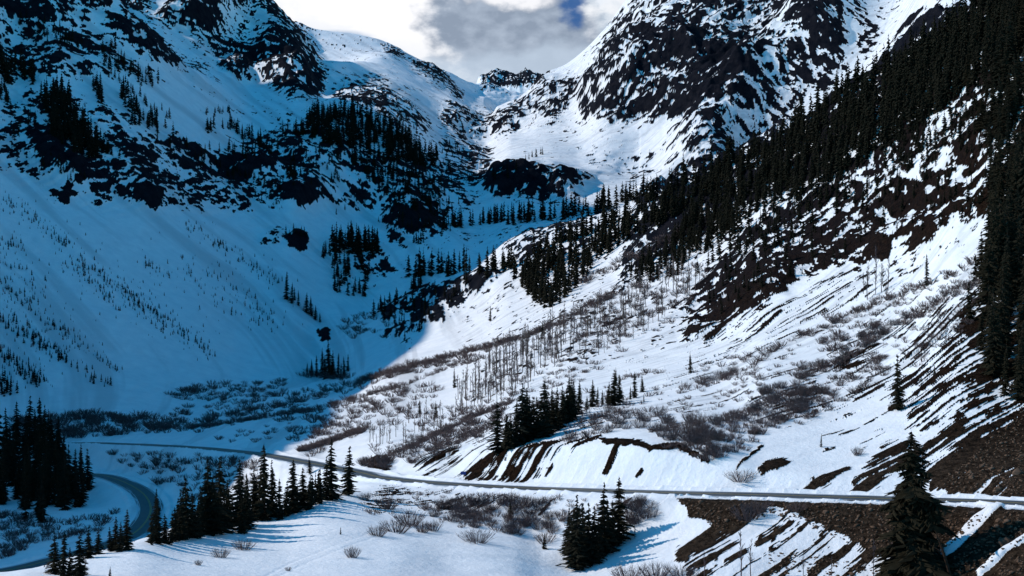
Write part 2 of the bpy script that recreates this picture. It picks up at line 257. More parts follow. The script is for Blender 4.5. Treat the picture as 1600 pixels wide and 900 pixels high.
# ---------------------------------------------------------------- land form: key profiles, one per bearing, (photo row, distance)
def Zp(z, d): return (450 - z * F / d, d)
near2 = [Zp(-1.7, 3), Zp(-24, 85)]
far_end = [Zp(300, 4300), Zp(500, 6000), Zp(300, 8500)]
P = {
 -1200: near2 + [Zp(-34, 130), Zp(-36, 150), Zp(-38, 175), Zp(-45, 280), Zp(-5, 330), Zp(70, 510), Zp(130, 640), Zp(160, 720), Zp(190, 800), Zp(230, 900), Zp(330, 1000), Zp(400, 1130), Zp(440, 1230), Zp(450, 1300), Zp(460, 1380), Zp(470, 1600), Zp(480, 1800), Zp(500, 2100), Zp(400, 2500), Zp(400, 2900), Zp(400, 3200)] + far_end,
 -500: near2 + [Zp(-34, 130), Zp(-36, 150), Zp(-38, 175), Zp(-52, 280), Zp(25, 360), Zp(125, 510), Zp(175, 640), Zp(226, 720), Zp(280, 800), Zp(345, 900), Zp(470, 1000), Zp(560, 1130), Zp(640, 1230), Zp(690, 1300), Zp(730, 1380), Zp(770, 1600), Zp(770, 1800), Zp(790, 2100), Zp(420, 2500), Zp(400, 2900), Zp(400, 3200)] + far_end,  # unseen ridge left of view, crest heights shaped to cast the valley shadow
 -200: near2 + [Zp(-31, 130), Zp(-33, 150), Zp(-36, 175), Zp(-62, 280), Zp(-62, 340), Zp(-45, 490), Zp(0, 600), Zp(40, 690), Zp(80, 780), Zp(130, 880), Zp(215, 990), Zp(330, 1130), Zp(390, 1230), Zp(430, 1300), Zp(460, 1380), Zp(480, 1600), Zp(500, 1800), Zp(560, 2100), Zp(380, 2500), Zp(400, 2900), Zp(400, 3200)] + far_end,
 0: near2 + [(935, 130), (912, 150), (897, 175), Zp(-66, 280), (897, 330), (740, 510), (675, 625), (590, 710), (440, 800), (300, 900), (200, 1000), (100, 1130), (30, 1230), (-20, 1300), (-60, 1380), Zp(300, 1600), Zp(360, 1800), Zp(430, 2100), Zp(300, 2500), Zp(350, 2900), Zp(400, 3200)] + far_end,
 100: near2 + [(935, 140), (903, 165), (874, 190), Zp(-65, 290), (871, 348), (740, 500), (662, 640), (590, 715), (460, 810), (360, 890), (270, 970), (190, 1050), (110, 1150), (40, 1240), (-20, 1330), Zp(270, 1450), Zp(340, 1700), Zp(480, 2000), Zp(330, 2500), Zp(350, 2800), Zp(400, 3100)] + far_end,
 200: near2 + [(935, 145), (890, 175), (850, 205), Zp(-64.5, 300), (846, 370), (740, 482), (655, 650), (590, 740), (480, 830), (390, 910), (310, 980), (230, 1060), (150, 1160), (80, 1260), (35, 1350), Zp(238, 1450), (32, 1700), (-70, 2000), Zp(350, 2400), Zp(400, 2700), Zp(420, 3000)] + far_end,
 300: near2 + [(935, 155), (880, 195), (818, 245), Zp(-60, 305), (770, 410), (715, 470), (652, 660), (590, 770), (500, 860), (420, 940), (350, 1010), (280, 1100), (210, 1200), (150, 1300), (118, 1400), (114, 1540), (62, 1750), (-60, 2000), Zp(360, 2400), Zp(400, 2700), Zp(440, 3000)] + far_end,
 400: near2 + [(935, 165), (865, 215), (795, 275), Zp(-56, 325), (716, 420), (682, 490), (645, 600), (600, 790), (540, 880), (470, 960), (400, 1040), (330, 1130), (270, 1230), (220, 1350), (160, 1550), (130, 1700), (80, 1880), (-8, 2100), Zp(370, 2400), Zp(420, 2700), Zp(470, 2950)] + far_end,
 455: near2 + [(935, 168), (862, 220), (780, 282), Zp(-52, 330), (720, 400), (690, 460), (645, 580), (600, 800), (540, 890), (480, 955), (420, 1040), (345, 1130), (280, 1240), (215, 1370), (160, 1540), (135, 1690), (100, 1870), (38, 2080), Zp(330, 2350), (70, 2700), (50, 2950)] + far_end,
 500: near2 + [(935, 170), (858, 222), (765, 290), Zp(-49, 335), (728, 380), (700, 430), (640, 560), (597, 820), (555, 890), (510, 955), (450, 1040), (370, 1130), (290, 1250), (210, 1400), (165, 1520), (150, 1650), (130, 1850), (95, 2050), Zp(322, 2300), (80, 2700), (54, 2950)] + far_end,
 600: near2 + [(935, 180), (860, 225), (800, 272), (755, 315), (742, 345), (700, 385), (650, 490), (600, 620), (545, 800), (480, 960), Zp(-22, 1010), (430, 1090), (340, 1230), (250, 1380), (170, 1560), (150, 1700), (130, 1950), (110, 2250), (95, 2500), (80, 2750), (64, 3000)] + far_end,
 700: near2 + [(935, 187), (870, 230), (820, 264), (764, 300), (752, 318), (705, 352), (640, 470), (570, 640), (500, 800), (430, 960), Zp(1, 1000), (385, 1120), (340, 1230), (290, 1400), (240, 1600), (215, 1750), (180, 2050), (150, 2400), (135, 2750), (122, 3000), (114, 3200)] + far_end,
 755: near2 + [(935, 190), (875, 230), (830, 260), (765, 292), (755, 307), (703, 330), (630, 450), (555, 620), (475, 800), (400, 945), Zp(10, 1000), (360, 1190), (325, 1310), (290, 1450), (255, 1600), (238, 1780), (210, 2050), (180, 2400), (160, 2900), (145, 3300), (133, 3500)] + [Zp(380, 4300), (128, 6000), Zp(400, 8500)],
 800: near2 + [(935, 193), (880, 232), (840, 258), (767, 287), (757, 299), (700, 314), (620, 430), (540, 610), (450, 800), (372, 930), Zp(20, 1000), (335, 1240), (318, 1370), (266, 1420), (245, 1550), (225, 1700), (200, 1980), (168, 2350), Zp(200, 2700), (165, 3300), (150, 3600)] + [Zp(380, 4300), (123, 6000), Zp(400, 8500)],
 850: near2 + [(935, 205), (895, 235), (855, 256), (769, 281), (759, 292), (697, 306), (615, 415), (530, 590), (440, 780), (358, 915), Zp(25, 1000), (332, 1270), (316, 1380), (266, 1420), (243, 1560), (212, 1750), (175, 2040), (126, 2370), Zp(200, 2700), (190, 3300), (160, 3600)] + [Zp(380, 4300), (128, 6000), Zp(400, 8500)],
 900: near2 + [(935, 215), (900, 238), (858, 254), (771, 276), (761, 285), (695, 299), (610, 400), (520, 570), (430, 760), (345, 900), Zp(30, 1000), (330, 1300), (302, 1400), (280, 1430), (240, 1600), (200, 1800), (150, 2100), (92, 2400), Zp(250, 2750), Zp(300, 3300), Zp(350, 3600)] + far_end,
 950: near2 + [(935, 220), (898, 236), (855, 252), (773, 271), (763, 280), (691, 294), (610, 390), (515, 555), (420, 740), (330, 880), Zp(33, 1000), (325, 1320), (297, 1420), (262, 1510), (212, 1660), (155, 1820), (95, 2100), (42, 2370), Zp(300, 2750), Zp(300, 3300), Zp(350, 3600)] + far_end,
 1000: near2 + [(935, 223), (895, 235), (850, 250), (774, 266), (765, 275), (693, 289), (610, 380), (510, 540), (410, 720), (315, 860), Zp(35, 1000), (320, 1350), (290, 1450), (240, 1600), (180, 1720), (110, 1850), (50, 2050), (-18, 2350), Zp(350, 2750), Zp(350, 3300), Zp(350, 3600)] + far_end,
 1100: near2 + [(935, 224), (885, 234), (835, 246), (777, 259), (768, 268), (700, 282), (610, 365), (500, 515), (390, 670), (275, 800), Zp(45, 950), (280, 1450), (230, 1550), (180, 1650), (120, 1740), (60, 1850), (0, 2000), (-90, 2300), Zp(400, 2750), Zp(400, 3300), Zp(400, 3600)] + far_end,
 1200: near2 + [(935, 223), (885, 232), (830, 242), (779, 254), (771, 261), (740, 270), (640, 320), (510, 440), (370, 600), (225, 750), Zp(60, 900), (230, 1500), (180, 1600), (130, 1700), (80, 1800), (30, 1900), (-30, 2050), (-120, 2350), Zp(450, 2750), Zp(400, 3300), Zp(400, 3600)] + far_end,
 1300: near2 + [(935, 221), (885, 230), (825, 240), (782, 250), (774, 257), (752, 264), (660, 305), (510, 411), (340, 562), (160, 697), Zp(75, 850), (182, 1480), (132, 1565), (92, 1645), (45, 1730), (0, 1815), (-55, 1975), (-135, 2330), Zp(450, 2800), Zp(400, 3300), Zp(400, 3600)] + far_end,
 1400: near2 + [(935, 218), (885, 227), (827, 237), (785, 246), (777, 253), (755, 260), (650, 300), (500, 390), (310, 520), (100, 660), Zp(85, 800), (130, 1450), (82, 1525), (48, 1600), (10, 1680), (-30, 1770), (-85, 1950), (-150, 2310), Zp(450, 2800), Zp(400, 3300), Zp(400, 3600)] + far_end,
 1500: near2 + [(935, 211), (885, 220), (830, 230), (788, 239), (780, 246), (755, 254), (640, 290), (460, 370), (260, 480), (30, 620), Zp(118, 750), Zp(250, 1400), Zp(300, 1480), Zp(330, 1540), Zp(370, 1620), Zp(420, 1720), Zp(500, 1900), Zp(640, 2300), Zp(450, 2800), Zp(400, 3300), Zp(400, 3600)] + far_end,
 1600: near2 + [(935, 203), (885, 212), (835, 221), (791, 230), (783, 237), (765, 244), (600, 300), (400, 375), (180, 460), (-60, 580), Zp(150, 720), Zp(280, 1400), Zp(320, 1480), Zp(350, 1540), Zp(400, 1620), Zp(450, 1720), Zp(530, 1900), Zp(660, 2300), Zp(450, 2800), Zp(400, 3300), Zp(400, 3600)] + far_end,
 2300: near2 + [Zp(-40, 150), Zp(-41, 160), Zp(-39, 172), Zp(-33.5, 185), Zp(-33.4, 192), Zp(-28, 200), Zp(0, 245), Zp(45, 310), Zp(110, 390), Zp(200, 500), Zp(240, 700), Zp(350, 1400), Zp(380, 1480), Zp(400, 1540), Zp(450, 1620), Zp(480, 1720), Zp(550, 1900), Zp(680, 2300), Zp(450, 2800), Zp(400, 3300), Zp(400, 3600)] + far_end,
}
keys = sorted(P); NK = len(P[0])
for k in keys: assert len(P[k]) == NK, (k, len(P[k]), NK)
for k in keys: assert all(P[k][i + 1][1] > P[k][i][1] for i in range(NK - 1)), k
def slopes(x, y):            # monotone cubic slopes along axis 0
    h = np.diff(x, axis=0); dl = np.diff(y, axis=0) / h
    m = np.zeros_like(y); m[0], m[-1] = dl[0], dl[-1]
    same = dl[:-1] * dl[1:] > 0
    w1 = 2 * h[1:] + h[:-1]; w2 = h[1:] + 2 * h[:-1]
    with np.errstate(all='ignore'): hm = (w1 + w2) / (w1 / dl[:-1] + w2 / dl[1:])
    m[1:-1] = np.where(same, hm, 0); return m, h, dl
kd = np.array([[p[1] for p in P[k]] for k in keys], float)
kz = np.array([[(450 - p[0]) * p[1] / F for p in P[k]] for k in keys], float)
kx = np.array(keys, float)
cols = np.concatenate([np.arange(-1200, -40, 14.0), np.arange(-40, 1641, 1.35), np.arange(1648, 2301, 12.0)])
NC = len(cols)
def interp_keys(v):
    m, h, _ = slopes(np.repeat(kx[:, None], NK, 1), v)
    i = np.clip(np.searchsorted(kx, cols) - 1, 0, len(kx) - 2); hh = (kx[i + 1] - kx[i])[:, None]; t = ((cols - kx[i])[:, None]) / hh
    return (2 * t**3 - 3 * t**2 + 1) * v[i] + (t**3 - 2 * t**2 + t) * hh * m[i] + (-2 * t**3 + 3 * t**2) * v[i + 1] + (t**3 - t**2) * hh * m[i + 1]
cd = interp_keys(kd).T.copy(); cz = interp_keys(kz).T.copy()          # (NK, NC)
mz, hz, _ = slopes(cd, cz)
cpy = 450 - cz * F / cd
inside = (cols > -40) & (cols < 1640)
rows_d, rows_z, seg_of = [], [], []
for s in range(NK - 1):
    ext = np.abs(cpy[s + 1] - cpy[s])[inside]
    n = 14 if s == 0 else 40 if s == 1 else int(np.clip(np.percentile(ext, 92) / 1.25, 10, 115))
    t = np.arange(n)[:, None] / n
    h = hz[s][None]; d = cd[s][None] + t * h
    z = (2 * t**3 - 3 * t**2 + 1) * cz[s] + (t**3 - 2 * t**2 + t) * h * mz[s] + (-2 * t**3 + 3 * t**2) * cz[s + 1] + (t**3 - t**2) * h * mz[s + 1]
    rows_d.append(d); rows_z.append(z); seg_of += [s] * n
rows_d.append(cd[-1:]); rows_z.append(cz[-1:]); seg_of.append(NK - 2)
D = np.concatenate(rows_d); Zb = np.concatenate(rows_z); seg_of = np.array(seg_of); NR = D.shape[0]
PX = np.repeat(cols[None], NR, 0)
Xw = (PX - 800) / F * D
print("terrain grid", NR, NC, NR * NC)

# base-surface photo rows, for reading the cover maps onto the land
PYb = 450 - Zb * F / D
r_cov = sample_map(R, PX, PYb); r_str = sample_map(ST, PX, PYb); r_rgh = sample_map(ROUGH, PX, PYb)
outside = (PX < -40) | (PX > 1640)
# strata / fall-line aligned noises in world space (x-z plane turned by the dip)
def dipnoise(theta, l1, l2, ly, oct, seed):
    c, s_ = math.cos(theta), math.sin(theta)
    u = Xw * c + Zb * s_; v = -Xw * s_ + Zb * c
    return fbm(u / l1, v / l2, D / ly, oct=oct, seed=seed, gain=0.62)
right = np.clip((PX - 700) / 80, 0, 1) * 1.0
farw = np.clip((D - 900) / 400, 0, 1); nearw = np.clip((480 - D) / 160, 0, 1)
def fallnoise(ax, l1, l2, oct, seed, gain=.62):      # runs down the fall line of the right-hand hillside
    gx_, gy_ = ax; L = math.hypot(gx_, gy_); gx_ /= L; gy_ /= L
    v = gx_ * Xw + gy_ * D; u = -gy_ * Xw + gx_ * D
    return fbm(u / l1, v / l2, None, oct=oct, seed=seed, gain=gain)
print("noise...")
hi_far = dipnoise(math.radians(30), 7.5, 3.4, 12, 4, 13); hi_mid = dipnoise(math.radians(36), 3.2, 1.7, 6, 3, 14)
nR_far = dipnoise(math.radians(26), 30, 10, 60, 3, 11) * .55 + .32 * dipnoise(math.radians(30), 90, 36, 200, 2, 12) + 1.5 * hi_far
nL_far = dipnoise(math.radians(-32), 22, 10, 60, 3, 23) * .5 + .3 * dipnoise(math.radians(-30), 75, 36, 200, 2, 24) + 1.6 * dipnoise(math.radians(-28), 6.0, 3.4, 10, 4, 25)
nR_mid = .4 * fallnoise((.60, -.80), 16, 4.0, 4, 31, .7) + .4 * dipnoise(math.radians(38), 26, 12, 70, 3, 33) + 1.6 * hi_mid; nL_mid = dipnoise(math.radians(-34), 9, 4, 30, 4, 43) + .6 * hi_mid
nR_nr = fallnoise((.60, -.80), 6, 1.3, 4, 35, .75) + .4 * dipnoise(math.radians(38), 12, 6, 20, 3, 36) + .35 * dipnoise(math.radians(38), 1.2, .7, 2, 3, 37)
far_n = uniformise(nR_far * right + nL_far * (1 - right)); mid_n = uniformise(nR_mid * right + nL_mid * (1 - right)); nr_n = uniformise(nR_nr)
patch = far_n * farw + (mid_n * (1 - nearw) + nr_n * nearw) * (1 - farw)
streak = uniformise(fallnoise((.62, -.78), 20, 1.1, 4, 57, .62) + 0.5 * fallnoise((.55, -.83), 9, 4.5, 3, 58) + .4 * dipnoise(math.radians(38), 2.4, 1.0, 4, 3, 59))
Nn = patch * (1 - r_str) + streak * r_str; Nn = np.clip(Nn, 0, 1)
# relief
disp = np.zeros_like(Zb)
rough = np.where(D < 345, 0.42 + .7 * np.clip(r_rgh, 0, 1), 0.62 + 2.7 * np.clip(r_rgh, 0, 1))
for o, lam in enumerate((220, 110, 55, 27, 13.5, 6.8, 3.4, 1.7)):
    wpx = lam * F / D
    wt = np.clip((wpx - 2.2) / 3, 0, 1) * np.clip((0.14 * D - lam) / (0.05 * D), 0, 1) * (1 + .5 * np.clip((D - 700) / 500, 0, 1))
    n = vnoise(Xw / lam + 3.1 * o, D / lam * 0.8 + 1.7 * o, Zb / lam * .8, seed=101 + o)
    rid = 1 - 2 * np.abs(vnoise(Xw / lam * .9 - 5 * o, D / lam * .7, Zb / lam, seed=201 + o))
    k = np.clip(r_rgh * 1.6 - .2, 0, 1)
    disp += wt * lam * 0.034 * rough * (n * (1 - k) + rid * k * 1.25)
disp *= 1 - .6 * np.clip((D - 4000) / 800, 0, 1)
cb = np.clip((380 - D) / 60, 0, 1) * np.clip((D - 236) / 14, 0, 1) * np.clip((PX - 560) / 90, 0, 1); disp *= 1 - .6 * cb
# dipping beds: the rock weathers into ledges, snow lies on the treads and the risers stay bare
def beds(theta, lam, seed):
    c, s_ = math.cos(theta), math.sin(theta)
    v = (-Xw * s_ + Zb * c) / lam + 1.5 * fbm(Xw / 60, D / 80, Zb / 60, oct=4, seed=seed)
    f = v - np.floor(v); w = f * f * f * (f * (6 * f - 15) + 10); w = w * w * (3 - 2 * w)
    return lam * (w - f)
gate = np.clip(r_rgh * 2.2, 0, 1)
bR = .40 * beds(math.radians(27), 34, 401) + .42 * beds(math.radians(31), 13, 405); bL = .22 * beds(math.radians(-28), 30, 411) + .2 * beds(math.radians(-32), 12, 415)
bN = .45 * beds(math.radians(36), 7.5, 421)
disp += gate * ((bR * right + bL * (1 - right)) * farw + bN * (1 - farw) * (D > 345)) * (D < 4500)
def up_part(Zs):
    A_ = np.stack([Xw, D, Zs], -1); a = np.zeros_like(A_); b = np.zeros_like(A_)
    a[:, 1:-1] = A_[:, 2:] - A_[:, :-2]; b[1:-1] = A_[2:] - A_[:-2]; n = np.cross(a, b)
    return (n[..., 2] / (np.linalg.norm(n, axis=-1) + 1e-9)).astype(np.float32)
steep = np.clip(up_part(Zb) - up_part(Zb + disp), -.5, .6)
steep = np.where(D > 4500, 0, steep)
def gridblur(m, k):
    for ax in (0, 1):
        p = np.pad(m, [(k + 1, k) if a == ax else (0, 0) for a in (0, 1)], mode='edge'); c = np.cumsum(p.astype(np.float64), axis=ax); n = m.shape[ax]
        m = (np.take(c, np.arange(2 * k + 1, 2 * k + 1 + n), axis=ax) - np.take(c, np.arange(0, n), axis=ax)) / (2 * k + 1)
    return m.astype(np.float32)
steep = steep - gridblur(steep, 16)
kf = np.clip((D - 345) / 120, 0, 1) * (1 - r_str * .8)
mix_ = Nn - .95 * steep * kf
for lo, hi in ((0, 900), (900, 1e9)):
    sel_ = (D >= lo) & (D < hi) & (gate > .25) & (kf > .5)
    q = np.sort(mix_[sel_][::11]); Nn = np.where(sel_, np.interp(mix_, q, np.linspace(0, 1, len(q))), Nn)
Nn = Nn.astype(np.float32)
cov = np.minimum(r_cov * 1.04, .82 + .18 * (D < 300)) + .06 * np.clip((PX - 620) / 100, 0, 1) * (D > 300) * (D < 900) + .03 * ((D > 900) & (PYb < 330))
cov = np.where(cov > .012, cov, 0)
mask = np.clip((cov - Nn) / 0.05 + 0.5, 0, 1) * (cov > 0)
fr = fbm(Xw / 60, D / 60, oct=3, seed=77)
mask = np.where(outside, np.clip((fr - .15) * 4, 0, 1) * 0.6 * (D > 600), mask).astype(np.float32)

ledge = np.clip(mask, 0, 1) * np.clip((D - 220) / 500, .06, 2.2) * 2.2 * np.clip(r_cov * 1.5, 0, 1) * .6
disp += ledge * (0.3 + 0.7 * (1 - Nn))
fgd = np.clip((330 - D) / 60, 0, 1) * (1 - np.clip(r_cov * 3, 0, 1))
disp *= 1 + 0.15 * fgd
disp *= np.clip((D - 20) / 60, 0, 1)
tracks = stroke_mask([(400, 905), (500, 862), (560, 840), (640, 812)], 2.2) + stroke_mask([(415, 908), (515, 866), (575, 843), (650, 815)], 2.2) + stroke_mask([(300, 880), (420, 850), (520, 830)], 3.0) * .5
disp -= .07 * sample_map(np.clip(tracks, 0, 1), PX, PYb) * (D < 330) * (D > 120)
valley = np.clip((640 - PX) / 120, 0, 1) * np.clip((D - 320) / 30, 0, 1) * np.clip((680 - D) / 60, 0, 1)
disp += valley * 0.9 * fbm(Xw / 14, D / 14, oct=3, seed=301)
# the couloir that cuts diagonally down the right-hand mountain, with a shoulder on its left
gl = np.array([(1195, 215), (1245, 165), (1300, 105), (1342, 55), (1372, 10), (1400, -60), (1420, -140)], float)
gxl = np.interp(-PYb, -gl[:, 1], gl[:, 0]); gd = (PX - gxl) * .72
dm = ((seg_of >= 12) & (seg_of <= 19))[:, None] & (PX > 1000) & (D > 1200)
gul = -34 * np.exp(-((gd - 4) / 38)**2) + 34 * np.exp(-((gd + 66) / 36)**2) * (gd < 4) + 16 * np.exp(-((gd - 80) / 34)**2) * (gd > 4)
gul = gul * np.clip((D - 1380) / 200, 0, 1)
disp = np.where(dm, disp * (1 - .8 * np.exp(-(gd / 36)**2)) + gul, disp)
jag = (D > 4600) & (D < 6900)
disp += np.where(jag, .55 * (34 * (1 - 2 * np.abs(vnoise(Xw / 52, D / 900, seed=801))) + 16 * (1 - 2 * np.abs(vnoise(Xw / 22, D / 400, seed=802)))) * np.clip((D - 5200) / 500, 0, 1), 0)
Zt = Zb + disp

# ---------------------------------------------------------------- roads
def catmull(pts, step):
    pts = np.array(pts, float); out = []
    p = np.vstack([2 * pts[0] - pts[1], pts, 2 * pts[-1] - pts[-2]])
    for i in range(1, len(p) - 2):
        n = max(2, int(np.linalg.norm(p[i + 1] - p[i]) / step)); t = (np.arange(n) / n)[:, None]
        out.append(0.5 * (2 * p[i] + (p[i + 1] - p[i - 1]) * t + (2 * p[i - 1] - 5 * p[i] + 4 * p[i + 1] - p[i + 2]) * t**2 + (3 * p[i] - p[i - 1] - 3 * p[i + 1] + p[i + 2]) * t**3))
    out.append(p[-2:-1]); return np.vstack(out)
road_px = [(2300, 870, 180), (1900, 812, 209), (1600, 787, 233), (1400, 780, 249), (1200, 774, 259), (1000, 769, 271), (800, 762, 292), (680, 755, 311), (600, 747, 331), (560, 738, 350), (480, 723, 389), (400, 709, 430), (300, 699, 474), (200, 694, 520), (120, 692, 556),
           (50, 695, 592), (-20, 704, 600), (-50, 722, 572), (0, 738, 530), (80, 741, 500), (150, 742, 478), (190, 752, 458), (222, 770, 436), (235, 791, 416), (230, 812, 397), (208, 834, 379), (165, 853, 362), (95, 871, 348), (0, 893, 332), (-150, 905, 318), (-400, 915, 300)]
road = catmull([((a - 800) / F * d, d, (450 - b) * d / F) for a, b, d in road_px], 1.5)
seg = np.linalg.norm(np.diff(road[:, :2], axis=0), axis=1); arc = np.concatenate([[0], np.cumsum(seg)])
sel = np.where((D > 150) & (D < 640) & (Zb < -20))
xs, ys = Xw[sel], D[sel]
bestd = np.full(xs.shape, 1e9); bestz = np.zeros(xs.shape)
rc = road[::2]
for i in range(0, len(xs), 60000):
    a = slice(i, i + 60000)
    d2 = (xs[a][:, None].astype(np.float32) - rc[None, :, 0].astype(np.float32))**2 + (ys[a][:, None].astype(np.float32) - rc[None, :, 1].astype(np.float32))**2
    j = d2.argmin(1); bestd[a] = np.sqrt(d2[np.arange(len(j)), j]); bestz[a] = rc[j, 2]
z0 = Zt[sel]
t = np.clip((bestd - 4.7) / 9.0, 0, 1); t = t * t * (3 - 2 * t)
z1 = (bestz - 0.12) * (1 - t) + z0 * t
berm = np.exp(-((bestd - 5.6) / 0.9)**2) * (0.55 + 0.35 * vnoise(xs / 5, ys / 5, seed=9))
z1 = z1 + berm * (1 - mask[sel] * .4)
Zt[sel] = z1
near_road = np.full(D.shape, 1e3); near_road[sel] = bestd
mask = np.where(near_road < 7.2, mask * np.clip((near_road - 6.2), 0, 1), mask)
# the wedge of drifted snow running down the embankment on the right keeps a shaded lip on one side
sr = sample_map(blur(np.clip(snowstreak, 0, 1), 3), PX, PYb) * (D < 300)
Zt += sr * 0.9 * (D > 150) * np.clip((near_road - 5.0) / 2.0, 0, 1)

PYt = 450 - Zt * F / D
# front-most surface along each bearing
runmin = np.minimum.accumulate(PYt[54:], axis=0)
def hit(px, py):
    """point of the land seen at a place of the photograph: (x, y, z, distance) or None"""
    c = int(np.clip(np.searchsorted(cols, px), 0, NC - 1)); m = runmin[:, c]
    if m[-1] > py: return None
    i = int(np.argmax(m <= py)) + 54
    d = D[i, c]; return (px - 800) / F * d, d, Zt[i, c]
def ground(px, d):
    c = int(np.clip(np.searchsorted(cols, px), 0, NC - 1)); return float(np.interp(d, D[:, c], Zt[:, c]))

# ---------------------------------------------------------------- materials
def mat(name):
    m = bpy.data.materials.new(name); m.use_nodes = True; nt = m.node_tree
    return m, nt, nt.nodes['Principled BSDF']
def node(nt, t, **kw):
    n = nt.nodes.new(t)
    for k, v in kw.items():
        if k in n.inputs.keys() and not hasattr(n, k): n.inputs[k].default_value = v
        else: setattr(n, k, v)
    return n
def noise_n(nt, scale, detail=5, rough=.6, coord=None):
    n = nt.nodes.new('ShaderNodeTexNoise'); n.inputs['Scale'].default_value = scale; n.inputs['Detail'].default_value = detail; n.inputs['Roughness'].default_value = rough
    if coord is not None: nt.links.new(coord, n.inputs[0])
    return n.outputs[0]
def mix_n(nt, f, a, b):
    n = nt.nodes.new('ShaderNodeMix'); n.data_type = 'RGBA'
    for i, v in ((0, f), (6, a), (7, b)):
        if isinstance(v, (tuple, float, int)): n.inputs[i].default_value = v
        else: nt.links.new(v, n.inputs[i])
    return n.outputs[2]
def mr(nt, v, a, b, c=0., d=1.):
    n = nt.nodes.new('ShaderNodeMapRange'); nt.links.new(v, n.inputs[0])
    for i, k in enumerate((a, b, c, d)): n.inputs[i + 1].default_value = k
    return n.outputs[0]
def land_material():
    m, nt, b = mat("snow_over_rock"); L = nt.links
    g = nt.nodes.new('ShaderNodeNewGeometry').outputs['Position']
    at = nt.nodes.new('ShaderNodeAttribute'); at.attribute_name = 'bare'; bare = at.outputs['Fac']
    ad = nt.nodes.new('ShaderNodeAttribute'); ad.attribute_name = 'soil'; soil = ad.outputs['Fac']
    n1 = noise_n(nt, 0.9, 6, .65, g); n2 = noise_n(nt, 0.12, 6, .7, g); n3 = noise_n(nt, 4.0, 3, .6, g)
    add = nt.nodes.new('ShaderNodeMath'); add.operation = 'MULTIPLY_ADD'; L.new(n1, add.inputs[0]); add.inputs[1].default_value = .55; L.new(bare, add.inputs[2])
    add2 = nt.nodes.new('ShaderNodeMath'); add2.operation = 'MULTIPLY_ADD'; L.new(n2, add2.inputs[0]); add2.inputs[1].default_value = .5; L.new(add.outputs[0], add2.inputs[2])
    add3 = nt.nodes.new('ShaderNodeMath'); add3.operation = 'MULTIPLY_ADD'; L.new(n3, add3.inputs[0]); add3.inputs[1].default_value = .4; L.new(add2.outputs[0], add3.inputs[2])
    f = mr(nt, add3.outputs[0], 1.14, 1.32)
    gate = nt.nodes.new('ShaderNodeMath'); gate.operation = 'GREATER_THAN'; L.new(bare, gate.inputs[0]); gate.inputs[1].default_value = .04
    mu = nt.nodes.new('ShaderNodeMath'); mu.operation = 'MULTIPLY'; L.new(f, mu.inputs[0]); L.new(gate.outputs[0], mu.inputs[1])
    snow = mix_n(nt, mr(nt, n2, .3, .68), (.74, .76, .79, 1), (.89, .89, .90, 1))
    de = nt.nodes.new('ShaderNodeAttribute'); de.attribute_name = 'debris'
    snow = mix_n(nt, mr(nt, de.outputs['Fac'], 0, 1, 0, .62), snow, (.52, .53, .55, 1))
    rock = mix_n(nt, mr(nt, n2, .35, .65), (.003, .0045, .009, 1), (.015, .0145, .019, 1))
    cut = nt.nodes.new('ShaderNodeAttribute'); cut.attribute_name = 'roadcut'
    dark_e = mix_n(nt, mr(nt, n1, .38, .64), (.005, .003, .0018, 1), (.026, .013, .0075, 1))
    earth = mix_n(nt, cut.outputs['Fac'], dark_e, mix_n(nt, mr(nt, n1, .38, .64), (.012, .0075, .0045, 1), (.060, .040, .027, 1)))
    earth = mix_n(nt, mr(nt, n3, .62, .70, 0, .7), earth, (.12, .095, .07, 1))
    ground_c = mix_n(nt, soil, rock, earth)
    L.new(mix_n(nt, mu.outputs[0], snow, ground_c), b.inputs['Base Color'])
    b.inputs['Roughness'].default_value = .85; b.inputs['Specular IOR Level'].default_value = .02
    bp = nt.nodes.new('ShaderNodeBump'); bp.inputs['Strength'].default_value = .9; bp.inputs['Distance'].default_value = 1.1
    hm = nt.nodes.new('ShaderNodeMath'); hm.operation = 'MULTIPLY'; L.new(n1, hm.inputs[0]); L.new(mr(nt, bare, 0, 1, .25, 1.6), hm.inputs[1])
    L.new(hm.outputs[0], bp.inputs['Height']); L.new(bp.outputs[0], b.inputs['Normal'])
    return m
LAND = land_material()

# ---------------------------------------------------------------- land meshes
soil = np.clip((720 - D) / 300, 0, 1) * np.clip((PX - 500) / 60, 0, 1)
runL = uniformise(dipnoise(math.radians(-37), 160, 6, 300, 4, 901)); runR = uniformise(fallnoise((.62, -.78), 60, 3.0, 4, 905) + .5 * fallnoise((.62, -.78), 9, 2.0, 3, 906))
dirt = np.clip((runR * right + runL * (1 - right) - .55) / .45, 0, 1) * np.where(D < 330, .35, 1.0)
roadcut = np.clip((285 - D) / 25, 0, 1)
V = np.stack([Xw, D, Zt + CZ], -1).astype(np.float32)
e1 = np.zeros_like(V); e2 = np.zeros_like(V)
e1[:, 1:-1] = V[:, 2:] - V[:, :-2]; e1[:, 0] = V[:, 1] - V[:, 0]; e1[:, -1] = V[:, -1] - V[:, -2]
e2[1:-1] = V[2:] - V[:-2]; e2[0] = V[1] - V[0]; e2[-1] = V[-1] - V[-2]
Nrm = np.cross(e1, e2); Nrm /= np.linalg.norm(Nrm, axis=-1, keepdims=True) + 1e-9
def tag(o, label, cat=None, group=None, kind=None):
    o['label'] = label
    if cat: o['category'] = cat
    if group: o['group'] = group
    if kind: o['kind'] = kind
